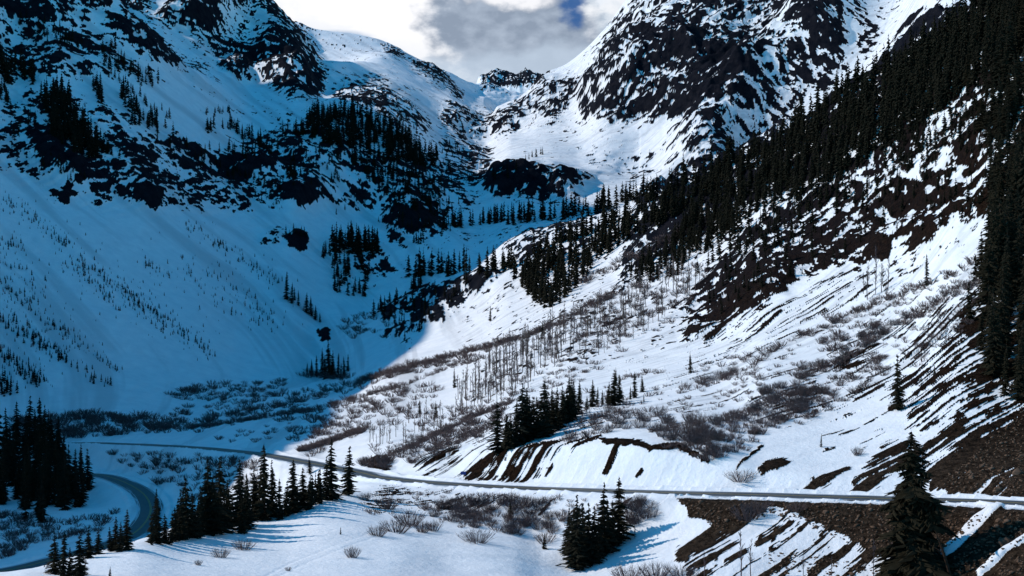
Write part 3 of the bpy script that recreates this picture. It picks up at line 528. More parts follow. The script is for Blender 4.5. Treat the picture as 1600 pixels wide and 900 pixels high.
def land_piece(name, label, rsel, csel):
    """one land form: the grid quads whose (row, col) satisfy the selectors"""
    Q = (rsel[:-1, None] & csel[None, :-1]) if rsel.ndim == 1 else None
    r, c = np.where(Q); idx = np.stack([r * NC + c, r * NC + c + 1, (r + 1) * NC + c + 1, (r + 1) * NC + c], 1)
    used, inv = np.unique(idx, return_inverse=True); faces = inv.reshape(-1, 4).astype(np.int32)
    v = V.reshape(-1, 3)[used]; me = bpy.data.meshes.new(name)
    me.vertices.add(len(v)); me.vertices.foreach_set('co', v.ravel())
    me.loops.add(faces.size); me.loops.foreach_set('vertex_index', faces.ravel())
    me.polygons.add(len(faces)); me.polygons.foreach_set('loop_start', np.arange(0, faces.size, 4, dtype=np.int32))
    me.polygons.foreach_set('use_smooth', np.ones(len(faces), bool))
    me.update(); me.validate()
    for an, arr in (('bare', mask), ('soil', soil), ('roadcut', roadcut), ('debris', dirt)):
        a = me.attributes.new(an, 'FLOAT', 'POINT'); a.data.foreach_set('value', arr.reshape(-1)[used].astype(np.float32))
    me.normals_split_custom_set_from_vertices(Nrm.reshape(-1, 3)[used])
    me.materials.append(LAND)
    o = bpy.data.objects.new(name, me); C.objects.link(o); tag(o, label, kind='structure'); return o
A = np.ones(NC, bool); cl = cols
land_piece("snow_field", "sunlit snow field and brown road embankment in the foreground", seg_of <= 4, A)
land_piece("valley_floor", "blue shaded valley floor under the winding road", (seg_of >= 5) & (seg_of <= 7), cl < 600)
land_piece("hillside", "steep snowy right-hand hillside with bare soil streaks above the road", (seg_of >= 5) & (seg_of <= 11), cl >= 600)
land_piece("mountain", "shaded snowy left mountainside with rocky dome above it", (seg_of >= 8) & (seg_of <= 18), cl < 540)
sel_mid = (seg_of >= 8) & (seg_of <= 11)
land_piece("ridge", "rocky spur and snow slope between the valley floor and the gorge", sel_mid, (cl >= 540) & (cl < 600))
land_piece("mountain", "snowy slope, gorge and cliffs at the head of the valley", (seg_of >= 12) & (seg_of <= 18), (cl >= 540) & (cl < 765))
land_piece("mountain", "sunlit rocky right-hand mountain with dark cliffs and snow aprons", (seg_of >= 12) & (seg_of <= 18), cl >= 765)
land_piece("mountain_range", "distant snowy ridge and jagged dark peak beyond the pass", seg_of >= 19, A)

# ---------------------------------------------------------------- generic mesh helper
def mesh_obj(name, verts, faces, material, parent=None, smooth=False):
    me = bpy.data.meshes.new(name); me.from_pydata([tuple(map(float, v)) for v in verts], [], [tuple(map(int, f)) for f in faces])
    if smooth: me.polygons.foreach_set('use_smooth', np.ones(len(me.polygons), bool))
    me.materials.append(material); o = bpy.data.objects.new(name, me); C.objects.link(o)
    if parent: o.parent = parent
    return o

# roads: a ribbon with crown, patched with packed snow, with painted lines 2 cm above
def asphalt():
    m, nt, b = mat("wet_asphalt_with_snow"); L = nt.links
    g = nt.nodes.new('ShaderNodeNewGeometry').outputs['Position']
    uv = nt.nodes.new('ShaderNodeAttribute'); uv.attribute_name = 'across'; ac = uv.outputs['Fac']
    ua = nt.nodes.new('ShaderNodeAttribute'); ua.attribute_name = 'along'; al = ua.outputs['Fac']
    cb = nt.nodes.new('ShaderNodeCombineXYZ'); L.new(ac, cb.inputs[0]); L.new(al, cb.inputs[1])
    mpn = nt.nodes.new('ShaderNodeMapping'); mpn.inputs['Scale'].default_value = (1.3, .05, 1); L.new(cb.outputs[0], mpn.inputs[0])
    n1 = noise_n(nt, 1.0, 5, .6, mpn.outputs[0]); n2 = noise_n(nt, .7, 5, .6, g)
    col = mix_n(nt, mr(nt, n2, .35, .7), (.030, .034, .042, 1), (.062, .064, .070, 1))
    ab = nt.nodes.new('ShaderNodeMath'); ab.operation = 'ABSOLUTE'; L.new(ac, ab.inputs[0])
    ms = nt.nodes.new('ShaderNodeAttribute'); ms.attribute_name = 'slush'
    ad = nt.nodes.new('ShaderNodeMath'); ad.operation = 'MULTIPLY_ADD'; L.new(n1, ad.inputs[0]); ad.inputs[1].default_value = 2.2; L.new(mr(nt, ab.outputs[0], 1.2, 3.9, 0, .95), ad.inputs[2])
    ad2 = nt.nodes.new('ShaderNodeMath'); ad2.operation = 'ADD'; L.new(ad.outputs[0], ad2.inputs[0]); L.new(ms.outputs['Fac'], ad2.inputs[1])
    f = mr(nt, ad2.outputs[0], 1.85, 2.1, 0, .85)
    L.new(mix_n(nt, f, col, (.62, .66, .72, 1)), b.inputs['Base Color']); b.inputs['Roughness'].default_value = .6
    return m
ROAD = asphalt()
tang = np.gradient(road[:, :2], axis=0); tang /= np.linalg.norm(tang, axis=1, keepdims=True); nor = np.stack([-tang[:, 1], tang[:, 0]], 1)
def ribbon(name, offs, dz, material, parent=None, i0=0, i1=None, attrs=True):
    r = road[i0:i1]; n = nor[i0:i1]; al = arc[i0:i1]; k = len(offs)
    v = [(r[i, 0] + n[i, 0] * o, r[i, 1] + n[i, 1] * o, r[i, 2] + CZ + dz - abs(o) * .015) for i in range(len(r)) for o in offs]
    f = [(i * k + j, i * k + j + 1, (i + 1) * k + j + 1, (i + 1) * k + j) for i in range(len(r) - 1) for j in range(k - 1)]
    ob = mesh_obj(name, v, f, material, parent)
    if attrs:
        for an, vals in (('across', [o for i in range(len(r)) for o in offs]), ('along', [al[i] for i in range(len(r)) for o in offs]),
                         ('slush', [0.28 if (r[i, 0] < 0 and r[i, 0] > -40 and r[i, 1] < 380) else (0.12 if r[i, 1] > 380 else .22 if r[i, 0] < 60 else .02) for i in range(len(r)) for o in offs])):
            a = ob.data.attributes.new(an, 'FLOAT', 'POINT'); a.data.foreach_set('value', np.array(vals, np.float32))
    return ob
rd = ribbon("road", (-3.8, -3.1, -1.6, 0, 1.6, 3.1, 3.8), 0.06, ROAD); tag(rd, "two-lane asphalt mountain road curving down through the snow", kind='structure')
ym, nt, b = mat("yellow_line"); b.inputs['Base Color'].default_value = (.42, .29, .05, 1); b.inputs['Roughness'].default_value = .7
wm, nt, b = mat("white_line"); b.inputs['Base Color'].default_value = (.6, .6, .6, 1); b.inputs['Roughness'].default_value = .7
for o in (-.16, .16): ribbon("centre_line", (o - .07, o + .07), 0.085, ym, rd, attrs=False)
for o in (-3.0, 3.0): ribbon("edge_line", (o - .06, o + .06), 0.085, wm, rd, attrs=False)

# ---------------------------------------------------------------- plants
def flat_mat(name, c1, c2, scale=1.5, rough=.9):
    m, nt, b = mat(name); oi = nt.nodes.new('ShaderNodeObjectInfo').outputs['Random']
    g = nt.nodes.new('ShaderNodeNewGeometry').outputs['Position']; n = noise_n(nt, scale, 3, .6, g)
    base = mix_n(nt, mr(nt, n, .35, .65), c1, c2); alt = tuple(min(1, c * k) for c, k in zip(c2[:3], (1.25, .98, .75))) + (1,)
    nt.links.new(mix_n(nt, mr(nt, oi, 0, 1, 0, .55), base, alt), b.inputs['Base Color']); b.inputs['Roughness'].default_value = rough
    b.inputs['Specular IOR Level'].default_value = .02; return m
NEEDLE = flat_mat("spruce_needles", (.006, .008, .006, 1), (.021, .020, .014, 1), .8)
BARK = flat_mat("spruce_bark", (.022, .015, .011, 1), (.05, .035, .028, 1))
TWIG = flat_mat("bare_twigs", (.038, .032, .039, 1), (.118, .10, .108, 1))
ASPEN = flat_mat("aspen_bark", (.045, .040, .042, 1), (.12, .105, .10, 1))

def prong(V_, F_, a, b, r0, r1, sides=3, ph=0.):
    """tapered bar from a to b"""
    a = np.array(a, float); b = np.array(b, float); d = b - a; L = np.linalg.norm(d) + 1e-9; d /= L
    u = np.cross(d, (0, 0, 1.)) if abs(d[2]) < .95 else np.cross(d, (1., 0, 0)); u /= np.linalg.norm(u); w = np.cross(d, u)
    n0 = len(V_)
    for p, r in ((a, r0), (b, r1)):
        if r <= 0: V_.append(p); continue
        for k in range(sides):
            t = ph + 2 * math.pi * k / sides; V_.append(p + r * (math.cos(t) * u + math.sin(t) * w))
    if r1 <= 0:
        for k in range(sides): F_.append((n0 + k, n0 + (k + 1) % sides, n0 + sides))
    else:
        for k in range(sides): F_.append((n0 + k, n0 + (k + 1) % sides, n0 + sides + (k + 1) % sides, n0 + sides + k))
def crown_mesh(seed, whorls, nb, R_, sprays, base=.05, gap=.12, h=1.0, power=.85, thick=.30, wild=0.):
    r = random.Random(seed); V_, F_ = [], []; lean = r.uniform(0, 6.28); ph = [r.uniform(0, 6.28) for _ in range(6)]
    for k in range(whorls):
        t = (k + r.uniform(-.3, .3)) / whorls; z = base + (1 - base) * t
        rad = R_ * (1 - t) ** power * (1 if t > .10 else .72 + 2.8 * t) + .006
        rad *= r.uniform(.72, 1.12)
        n = max(3, int(nb * (1 if t < .8 else .7)))
        off = r.uniform(0, 6.28)
        for j in range(n):
            if r.random() < gap: continue
            a = off + 2 * math.pi * (j + r.uniform(-.35, .35)) / n; L = rad * r.uniform(.62 - .3 * wild, 1.18) * (1 + .12 * math.cos(a - lean)) * (1 + wild * (.22 * math.sin(2 * a + 15 * t + ph[0]) + .20 * math.sin(3 * a - 26 * t + ph[1]) + .16 * math.sin(a + 41 * t + ph[2])))
            ca, sa = math.cos(a), math.sin(a); dr = L * r.uniform(.25, .6); up = L * .12
            w = L * thick + .004; th = max(.6 / whorls, L * .10)
            z = base + (1 - base) * min(.985, max(0, t + r.uniform(-.5, .5) / whorls))
            mid = (ca * L * .55, sa * L * .55, z - dr * .45)
            tip = (ca * L, sa * L, z - dr + up)
            px_, py_ = -sa, ca
            def blade(p0, p1, p2, w_, th_):
                n0 = len(V_)
                V_.extend([np.array((p0[0], p0[1], p0[2] + th_ * .5)), np.array((p0[0], p0[1], p0[2] - th_ * .5)),
                           np.array((p1[0] + px_ * w_, p1[1] + py_ * w_, p1[2] - th_ * .3)), np.array((p1[0] - px_ * w_, p1[1] - py_ * w_, p1[2] - th_ * .3)),
                           np.array((p1[0], p1[1], p1[2] + th_ * .45)), np.array(p2)])
                F_.extend([(n0, n0 + 2, n0 + 4), (n0, n0 + 4, n0 + 3), (n0 + 1, n0 + 3, n0 + 2), (n0 + 2, n0 + 5, n0 + 4), (n0 + 4, n0 + 5, n0 + 3), (n0 + 3, n0 + 5, n0 + 2), (n0, n0 + 1, n0 + 2), (n0, n0 + 3, n0 + 1)])
            blade((0, 0, z), mid, tip, w * .5, th)
            for s_ in range(sprays):
                q = r.uniform(.35, .85); sd = r.choice((-1, 1)); b0 = (ca * L * q, sa * L * q, z - dr * q * .8)
                l2 = L * r.uniform(.25, .45); b2 = (b0[0] + ca * l2 * .6 + px_ * sd * l2, b0[1] + sa * l2 * .6 + py_ * sd * l2, b0[2] - l2 * r.uniform(.1, .6))
                bm_ = tuple((b0[i] + b2[i]) / 2 for i in range(3)); blade(b0, bm_, b2, l2 * .28, th * .7)
    V_ = [v * np.array((h, h, h)) for v in V_]; 
    n0 = len(V_); prong(V_, F_, (0, 0, .93 * h), (0, 0, 1.005 * h), .006 * h, 0, 3)
    return V_, F_
def make_mesh(name, vf, material):
    me = bpy.data.meshes.new(name); me.from_pydata([tuple(map(float, v)) for v in vf[0]], [], vf[1]); me.materials.append(material); return me
trunk_me = []
for s in range(3):
    V_, F_ = [], []; prong(V_, F_, (0, 0, -.06), (0, 0, .45), .017, .011, 6); prong(V_, F_, (0, 0, .45), (.0, 0, .97), .011, .002, 6); trunk_me.append(make_mesh("trunk", (V_, F_), BARK))
crown_near = [make_mesh("crown", crown_mesh(s, 24 + s % 4, 8, (.15, .18, .21, .17, .14, .19, .16, .185)[s], 2, gap=.12, thick=.38), NEEDLE) for s in range(8)]
far_vf = [crown_mesh(50 + s, 10, 6, (.17, .21, .19, .23, .16)[s], 0, gap=.04, thick=.5) for s in range(5)]
far_np = [(np.array(v, np.float32), np.array([f for f in F_ if len(f) == 3], np.int32)) for v, F_ in far_vf]

trees = []     # (px, base row, height px, stand, explicit)
def stand(poly, n, h, name, avoid=None, hvar=.28):
    xs_ = [p[0] for p in poly]; ys_ = [p[1] for p in poly]; k = 0; tries = 0
    while k < n and tries < n * 60:
        tries += 1; x = rng.uniform(min(xs_), max(xs_)); y = rng.uniform(min(ys_), max(ys_)); ins = False
        for i in range(len(poly)):
            x1, y1 = poly[i]; x2, y2 = poly[(i + 1) % len(poly)]
            if (y1 > y) != (y2 > y) and x < (x2 - x1) * (y - y1) / (y2 - y1) + x1: ins = not ins
        if not ins: continue
        hh = h if not callable(h) else h(x, y)
        trees.append((x, y, hh * rng.uniform(1 - hvar, 1 + hvar * .8), name, False)); k += 1
def along(pts, n, w, h, name, hvar=.3):
    L = [math.hypot(b[0] - a[0], b[1] - a[1]) for a, b in zip(pts[:-1], pts[1:])]; T = sum(L)
    for k in range(n):
        s_ = rng.uniform(0, T); i = 0
        while s_ > L[i]: s_ -= L[i]; i += 1
        t_ = s_ / L[i]; x = pts[i][0] * (1 - t_) + pts[i + 1][0] * t_ + rng.normal() * w; y = pts[i][1] * (1 - t_) + pts[i + 1][1] * t_ + rng.normal() * w * .6
        trees.append((x, y, h * rng.uniform(1 - hvar, 1 + hvar), name, False))
def each(lst, name):
    for p in lst: trees.append((*p, name, True))
ST_INFO = {
 'block': ("spruce in the forest block at the left edge by the hairpin", "spruces in the forest block by the hairpin"),
 'ridge': ("black conifer of the forest on the right-hand hillside crest", "conifers on the crest of the right-hand hillside"),
 'edge': ("black spruce of the stand at the right edge above the road", "spruces of the stand at the right edge"),
 'shelfline': ("dark conifer of the line along the snowy shelf in mid valley", "conifers along the mid-valley shelf"),
 'lowslope': ("conifer of the patches at the foot of the right-hand hillside", "conifers at the foot of the right-hand hillside"),
 'fill': ("spruce packed in the dark row along the foreground snow crest", "spruces packed along the snow crest"),
 'fill2': ("spruce packed inside the dark grove on the brow above the cut bank", "spruces packed in the brow grove"),
 'centre': ("conifer of the dense wood on the slope below the far pass", "conifers of the wood below the far pass"),
 'leftwood': ("conifer of the scattered woods on the shaded left mountainside", "conifers on the left mountainside"),
}
# explicit trees
each([(85, 897, 62), (98, 905, 78), (124, 905, 78), (138, 872, 50), (153, 866, 42), (180, 860, 55), (198, 860, 66), (172, 862, 40), (110, 900, 45), (188, 862, 48)], 'cornertrees')
each([(245, 850, 65), (258, 850, 48), (273, 846, 55), (292, 842, 100), (303, 840, 72), (325, 835, 122), (342, 831, 120), (334, 836, 92), (356, 826, 78), (375, 822, 108), (384, 828, 70), (378, 834, 58), (396, 812, 82), (310, 838, 60), (283, 844, 62)], 'bankgrove')
each([(413, 814, 124), (426, 808, 92), (437, 812, 66), (448, 808, 58), (457, 802, 86), (473, 796, 66), (482, 796, 50), (499, 785, 48), (518, 782, 100), (511, 782, 70), (545, 774, 80), (484, 740, 26)], 'roadgrove')
each([(967, 848, 106), (939, 867, 117), (903, 890, 120), (920, 882, 100), (888, 866, 74), (912, 876, 92), (929, 874, 86), (957, 852, 72), (949, 860, 82), (895, 880, 84), (934, 880, 74), (850, 858, 26), (797, 812, 32)], 'clump')
each([(778, 707, 82), (798, 702, 56), (815, 692, 96), (822, 688, 84), (835, 682, 64), (853, 684, 92), (845, 684, 72), (862, 676, 60), (889, 658, 70), (880, 662, 52), (897, 652, 58), (904, 648, 56), (926, 636, 44), (933, 632, 28), (917, 640, 22), (941, 633, 24), (960, 634, 58), (968, 630, 46), (951, 634, 38), (807, 697, 72), (828, 686, 70), (870, 670, 50)], 'midgrove')
each([(992, 622, 42), (1004, 613, 28), (985, 624, 22)], 'tuft3')
for _k in range(26):
    _t = rng.uniform(0, 1); trees.append((238 + 170 * _t + rng.normal() * 4, 852 - 42 * _t + rng.normal() * 3, rng.uniform(40, 85), 'fill', False))
for _k in range(12):
    _t = rng.uniform(0, 1); trees.append((410 + 95 * _t, 812 - 28 * _t + rng.normal() * 2, rng.uniform(35, 60), 'fill', False))
for _k in range(14): trees.append((rng.uniform(785, 900), 0, rng.uniform(45, 75), 'fill2', False)); trees[-1] = (trees[-1][0], 704 - (trees[-1][0] - 785) * .42 + rng.normal() * 3, trees[-1][2], 'fill2', False)
SINGLES = [(1079, 583, 34, "small lone spruce on the open snow slope above the mid-slope grove"), (1403, 642, 90, "tall slim lone spruce on the bare snow slope behind the large foreground spruce"),
 (1283, 699, 22, "tiny green spruce alone on the snow slope above the road"), (1448, 448, 52, "dark spruce at the top of the shrub line below the rock outcrops"),
 (681, 652, 26, "small spruce alone in a snow patch, the right one of two above the road bend"), (656, 647, 22, "small spruce, the left one of two on snow above the road bend"),
 (710, 606, 32, "small dark spruce on the brushy spur left of the bare aspens"), (766, 502, 24, "little spruce on the sunlit slope beside the shadow edge"),
 (532, 836, 13, "tiny fir seedling standing alone on the foreground snow"), (172, 905, 20, "small fir seedling at the bottom of the foreground snow with a shadow"),
 (1006, 628, 14, "stubby small spruce right of the mid-slope grove"), (875, 474, 26, "single dark spruce on the sunny slope under the conifer patches"),
 (1305, 545, 14, "tiny spruce between the two shrub lines on the right slope"), (847, 530, 30, "thin spruce standing beside the bare aspen stand"),
 (962, 600, 26, "slim spruce at the lower edge of the bare aspen stand"), (1493, 574, 20, "short spruce on the streaked slope left of the dark edge stand"), (1460, 585, 16, "tiny dark spruce on the streaked snow slope")]
for a, b_, c_, l in SINGLES: trees.append((a, b_, c_, l, 'single'))
stand([(-30, 705), (60, 700), (110, 735), (152, 765), (150, 792), (100, 800), (40, 812), (-30, 795)], 85, 76, 'block')
stand([(38, 800), (75, 800), (75, 822), (40, 815)], 6, 60, 'block')
stand([(1550, 330), (1640, 290), (1640, 620), (1590, 640), (1556, 610), (1536, 560), (1540, 420)], 90, 120, 'edge')
stand([(1545, 90), (1640, 60), (1640, 300), (1555, 320), (1530, 240)], 55, 85, 'edge')
hr = lambda x, y: 27 + max(0, (x - 1000)) * .045
stand([(1020, 312), (1100, 285), (1200, 235), (1300, 175), (1400, 112), (1500, 45), (1640, -20), (1640, 75), (1570, 110), (1500, 150), (1430, 205), (1360, 250), (1290, 290), (1190, 330), (1110, 390), (1060, 430), (990, 450), (975, 430), (1030, 400), (1080, 345)], 1150, hr, 'ridge')
along([(1000, 318), (1100, 278), (1200, 228), (1300, 163), (1400, 105), (1500, 38), (1600, -40)], 120, 5, 36, 'ridge', .5)
stand([(1100, 380), (1200, 335), (1330, 260), (1440, 190), (1540, 120), (1545, 200), (1440, 260), (1330, 330), (1200, 400), (1110, 440)], 150, 30, 'ridge', hvar=.4)
stand([(1080, 430), (1200, 350), (1330, 270), (1440, 190), (1545, 120), (1545, 330), (1450, 365), (1340, 395), (1230, 440), (1120, 510)], 230, 21, 'ridge', hvar=.5)
along([(1005, 430), (1080, 395), (1150, 350)], 25, 10, 36, 'ridge')
stand([(1480, 470), (1545, 400), (1550, 560), (1500, 600)], 6, 60, 'edge')
along([(820, 402), (880, 380), (960, 352), (1010, 330)], 60, 7, 30, 'lowslope')
stand([(800, 432), (850, 408), (930, 380), (1000, 350), (1060, 312), (1070, 330), (1000, 372), (940, 405), (912, 440), (872, 478), (845, 486), (826, 462)], 230, 36, 'lowslope')
along([(640, 432), (700, 428), (760, 425), (800, 415)], 44, 4, 33, 'shelfline', .35)
along([(590, 492), (640, 455), (660, 440)], 22, 5, 22, 'shelfline')
stand([(590, 510), (650, 460), (770, 430), (700, 490), (640, 530), (600, 525)], 50, 17, 'shelfline', hvar=.4)
along([(690, 357), (740, 352), (790, 345)], 34, 3, 26, 'shelfline')
along([(790, 350), (830, 345), (880, 340), (960, 322), (1010, 308)], 60, 5, 30, 'lowslope')
stand([(750, 280), (800, 255), (815, 262), (790, 285), (760, 300)], 12, 14, 'centre'); stand([(820, 250), (850, 238), (850, 250)], 7, 13, 'centre')
stand([(468, 208), (490, 180), (540, 172), (600, 195), (640, 222), (688, 252), (672, 268), (620, 255), (560, 238), (500, 225)], 330, 27, 'centre')
stand([(533, 240), (640, 262), (690, 290), (690, 325), (640, 335), (600, 305), (560, 270)], 150, 19, 'centre')
stand([(560, 170), (640, 190), (660, 215), (620, 205)], 22, 14, 'centre')
along([(450, 205), (480, 210)], 10, 5, 20, 'centre'); stand([(445, 230), (533, 240), (533, 290), (450, 290)], 30, 16, 'centre')
stand([(508, 384), (590, 382), (592, 398), (520, 400)], 40, 36, 'centre'); stand([(500, 395), (592, 400), (570, 465), (525, 462)], 55, 24, 'centre')
stand([(690, 215), (760, 270), (740, 335), (690, 330)], 26, 13, 'centre')
stand([(590, 330), (690, 300), (720, 360), (650, 385)], 60, 16, 'centre')
along([(448, 365), (480, 372)], 10, 2, 14, 'centre')
each([(447, 468, 46), (456, 474, 34), (466, 478, 26), (479, 490, 34), (486, 494, 32), (493, 500, 24), (460, 470, 22), (500, 504, 16)], 'diag')
each([(503, 586, 44), (513, 590, 58), (520, 592, 46), (528, 590, 40), (495, 588, 34), (538, 588, 32), (487, 586, 26), (508, 592, 36), (533, 592, 26), (544, 580, 28), (480, 582, 16)], 'toegrove')
for pts, n, w, h in (([(2, 95), (12, 130)], 16, 5, 34), ([(28, 95), (58, 140)], 18, 6, 26), ([(0, 140), (22, 185)], 12, 5, 24), ([(148, 130), (160, 165)], 12, 5, 26), ([(195, 150), (222, 200)], 22, 7, 26), ([(218, 175), (256, 212)], 22, 6, 22),
                     ([(165, 75), (190, 110), (250, 135)], 34, 8, 20), ([(66, 55), (125, 72)], 20, 7, 18), ([(320, 180), (360, 177)], 14, 3, 12), ([(322, 205), (370, 205), (430, 240)], 45, 6, 20), ([(345, 235), (400, 245)], 14, 6, 18), ([(15, 215), (60, 190)], 10, 5, 18), ([(440, 275), (470, 272)], 14, 5, 20), ([(165, 235), (180, 250)], 8, 4, 20), ([(20, 30), (110, 60)], 16, 9, 13), ([(250, 220), (330, 260)], 18, 10, 14), ([(60, 240), (130, 290)], 14, 10, 15), ([(300, 245), (440, 300)], 34, 12, 14), ([(150, 100), (260, 190)], 22, 10, 16)):
    along(pts, n, w, h, 'leftwood')
stand([(60, 150), (100, 150), (130, 192), (162, 235), (150, 250), (112, 238), (78, 210)], 140, 34, 'leftwood')
for pts, n, w in (([(5, 310), (90, 370), (130, 408), (215, 470), (300, 530), (335, 558)], 210, 6), ([(295, 350), (345, 385), (385, 412), (440, 445)], 70, 5), ([(108, 415), (150, 445), (190, 485)], 60, 6), ([(0, 375), (35, 395)], 26, 6),
                  ([(0, 445), (60, 490), (130, 545), (130, 550)], 100, 8), ([(0, 490), (60, 530), (100, 555)], 70, 8), ([(0, 550), (60, 598), (75, 600)], 60, 8), ([(225, 410), (265, 435)], 26, 5), ([(330, 420), (410, 490), (430, 520)], 60, 9), ([(180, 445), (200, 460), (260, 520)], 60, 7), ([(280, 400), (330, 460), (380, 500)], 40, 12), ([(145, 555), (185, 580)], 20, 3), ([(0, 405), (70, 470)], 40, 14), ([(360, 300), (440, 330)], 12, 8)):
    along(pts, int(n * 1.0), w, 6.5, 'leftwood', .6); along(pts, int(n * .7), w * 3.2, 4.6, 'leftwood', .5)
along([(0, 500), (40, 530), (95, 560), (160, 600), (175, 605)], 70, 6, 12, 'leftwood', .4); along([(0, 555), (40, 580), (60, 600)], 40, 7, 13, 'leftwood', .4); along([(0, 590), (20, 620)], 14, 8, 24, 'leftwood')
stand([(540, 320), (620, 335), (600, 400), (500, 350)], 10, 10, 'leftwood')
# stand on the land
placed = []
for (px, py, hp, st, ex) in trees:
    h_ = hit(px, py)
    if h_ is None: continue
    x, y, z = h_
    if y > 2600: continue
    if near := (150 < y < 640 and np.min((rc[:, 0] - x)**2 + (rc[:, 1] - y)**2) < 49): continue
    H = hp * y / F
    if st in ('ridge', 'lowslope', 'shelfline', 'centre', 'leftwood') : H = min(H, 30)
    placed.append((px, py, hp, st, ex, x, y, z, H))
placed.sort(key=lambda p: -(1e4 if p[4] else 0) - p[2] * (1 if 0 <= p[0] <= 1600 else .2))
NT = 296
ordinals = ["first", "second", "third", "fourth", "fifth", "sixth", "seventh", "eighth", "ninth", "tenth", "eleventh", "twelfth", "thirteenth", "fourteenth", "fifteenth", "sixteenth", "seventeenth", "eighteenth", "nineteenth", "twentieth", "twenty-first", "twenty-second", "twenty-third", "twenty-fourth"]
SMALL = {'cornertrees': ("the lower left corner trees", "spruces at the lower left corner"), 'bankgrove': ("the grove on the foreground snow crest", "spruces of the grove along the snow crest"),
         'roadgrove': ("the grove beside the road bend", "spruces between the snow crest and the road"), 'clump': ("the clump below the road", "spruces of the clump below the road"),
         'midgrove': ("the grove above the cut bank", "spruces of the grove above the cut bank"), 'tuft3': ("the three thin hillside trees", "thin spruces right of the mid-slope grove"),
         'diag': ("the row on the blue slope", "spruces in the diagonal row on the blue slope"), 'toegrove': ("the grove under the blue slope", "spruces of the grove at the foot of the blue slope")}
byst = {}
for p in placed:
    if p[4] is True: byst.setdefault(p[3], []).append(p)
rank = {}
for st, l in byst.items():
    l.sort(key=lambda p: p[0]); md = np.median([p[2] for p in l]); mx = max(p[2] for p in l)
    for i, p in enumerate(l):
        size = "tallest" if p[2] == mx else "tall" if p[2] > md * 1.15 else "short" if p[2] < md * .75 else "mid-height"
        o_ = ordinals[i] if i < len(l) - 1 else "last"
        rank[id(p)] = f"{size} spruce, {o_} from the left in {SMALL[st][0]}"
def place_tree(x, y, z, H, label, group, k, thin=1.0, name="spruce_tree"):
    e = bpy.data.objects.new(name, None); C.objects.link(e); e.empty_display_size = .5
    e.location = (x, y, z + CZ - .02 * H); e.rotation_euler = (random.gauss(0, .02), random.gauss(0, .02), random.uniform(0, 6.28)); w = H * thin * random.uniform(.85, 1.15); e.scale = (w, w, H)
    tag(e, label, "tree", group)
    t_ = bpy.data.objects.new("trunk", trunk_me[k % 3]); C.objects.link(t_); t_.parent = e
    c_ = bpy.data.objects.new("crown", crown_near[k % 8]); C.objects.link(c_); c_.parent = e
stq, stx = {}, {}
for st_ in ST_INFO:
    q = [p for p in placed[:NT] if p[3] == st_]
    if q: stq[st_] = np.percentile([p[2] for p in q], [33, 67]); stx[st_] = np.percentile([p[0] for p in q], [33, 67])
rest = []
for i, p in enumerate(placed):
    px, py, hp, st, ex, x, y, z, H = p
    if i < NT:
        if ex == 'single': lab, grp = st, None
        elif ex is True: lab, grp = rank[id(p)], SMALL[st][1]
        else:
            lab, grp = ST_INFO[st]; sz = 'shorter ' if hp < stq[st][0] else 'taller ' if hp > stq[st][1] else ''
            where = 'leftward part' if px < stx[st][0] else 'rightward part' if px > stx[st][1] else 'central part'
            lab = sz + lab + ', ' + where
        place_tree(x, y, z, H, lab, grp, i, thin=1.45 if st in ('bankgrove', 'roadgrove', 'clump', 'midgrove', 'cornertrees') else 1.05)
    else: rest.append(p)
vs, fs, n0 = [], [], 0
for i, p in enumerate(rest):
    px, py, hp, st, ex, x, y, z, H = p
    v, f = far_np[i % 5]; a = random.uniform(0, 6.28); ca, sa = math.cos(a), math.sin(a); w = H * random.uniform(.85, 1.2) * (1.25 if hp < 10 else 1.05)
    q = np.stack([(v[:, 0] * ca - v[:, 1] * sa) * w + x, (v[:, 0] * sa + v[:, 1] * ca) * w + y, v[:, 2] * H + z + CZ - .03 * H], 1)
    vs.append(q); fs.append(f + n0); n0 += len(v)
def big_mesh(name, vs, fs, material, label, cat):
    v = np.concatenate(vs).astype(np.float32); f = np.concatenate(fs).astype(np.int32); k = f.shape[1]
    me = bpy.data.meshes.new(name); me.vertices.add(len(v)); me.vertices.foreach_set('co', v.ravel())
    me.loops.add(f.size); me.loops.foreach_set('vertex_index', f.ravel()); me.polygons.add(len(f)); me.polygons.foreach_set('loop_start', np.arange(0, f.size, k, dtype=np.int32))
    me.update(); me.validate(); me.materials.append(material); o = bpy.data.objects.new(name, me); C.objects.link(o); tag(o, label, cat, kind='stuff'); return o
big_mesh("conifer_forest", vs, fs, NEEDLE, "far-off conifers scattered over the mountainsides and the head of the valley", "forest")
print("trees", len(placed), "rest", len(rest))

# the large foreground spruce
_h = hit(1424, 899); by = _h[1]; bx = (1424 - 800) / F * by; bz = _h[2]
H = (450 - 668) * -1 / F; topz = (450 - 668) / F * by
Hb = topz - bz
big = bpy.data.objects.new("spruce_tree", None); C.objects.link(big); big.location = (bx, by, bz + CZ - .4); tag(big, "large dark spruce with ragged crown, nearest tree, in front of the road on the right", "tree")
V1, F1 = crown_mesh(900, 84, 15, .25, 13, base=.05, gap=.34, power=.66, thick=.13, wild=1.0)
V1 = [v * Hb * np.array((1 + .10 * math.sin(17 * v[2]), 1 + .10 * math.sin(13 * v[2] + 1), 1)) for v in V1]
c_ = mesh_obj("crown", V1, F1, NEEDLE, big)
V_, F_ = [], []; prong(V_, F_, (0, 0, -2), (0, 0, Hb * .97), .34, .03, 8); mesh_obj("trunk", V_, F_, BARK, big)
print("big tree", Hb, bz)

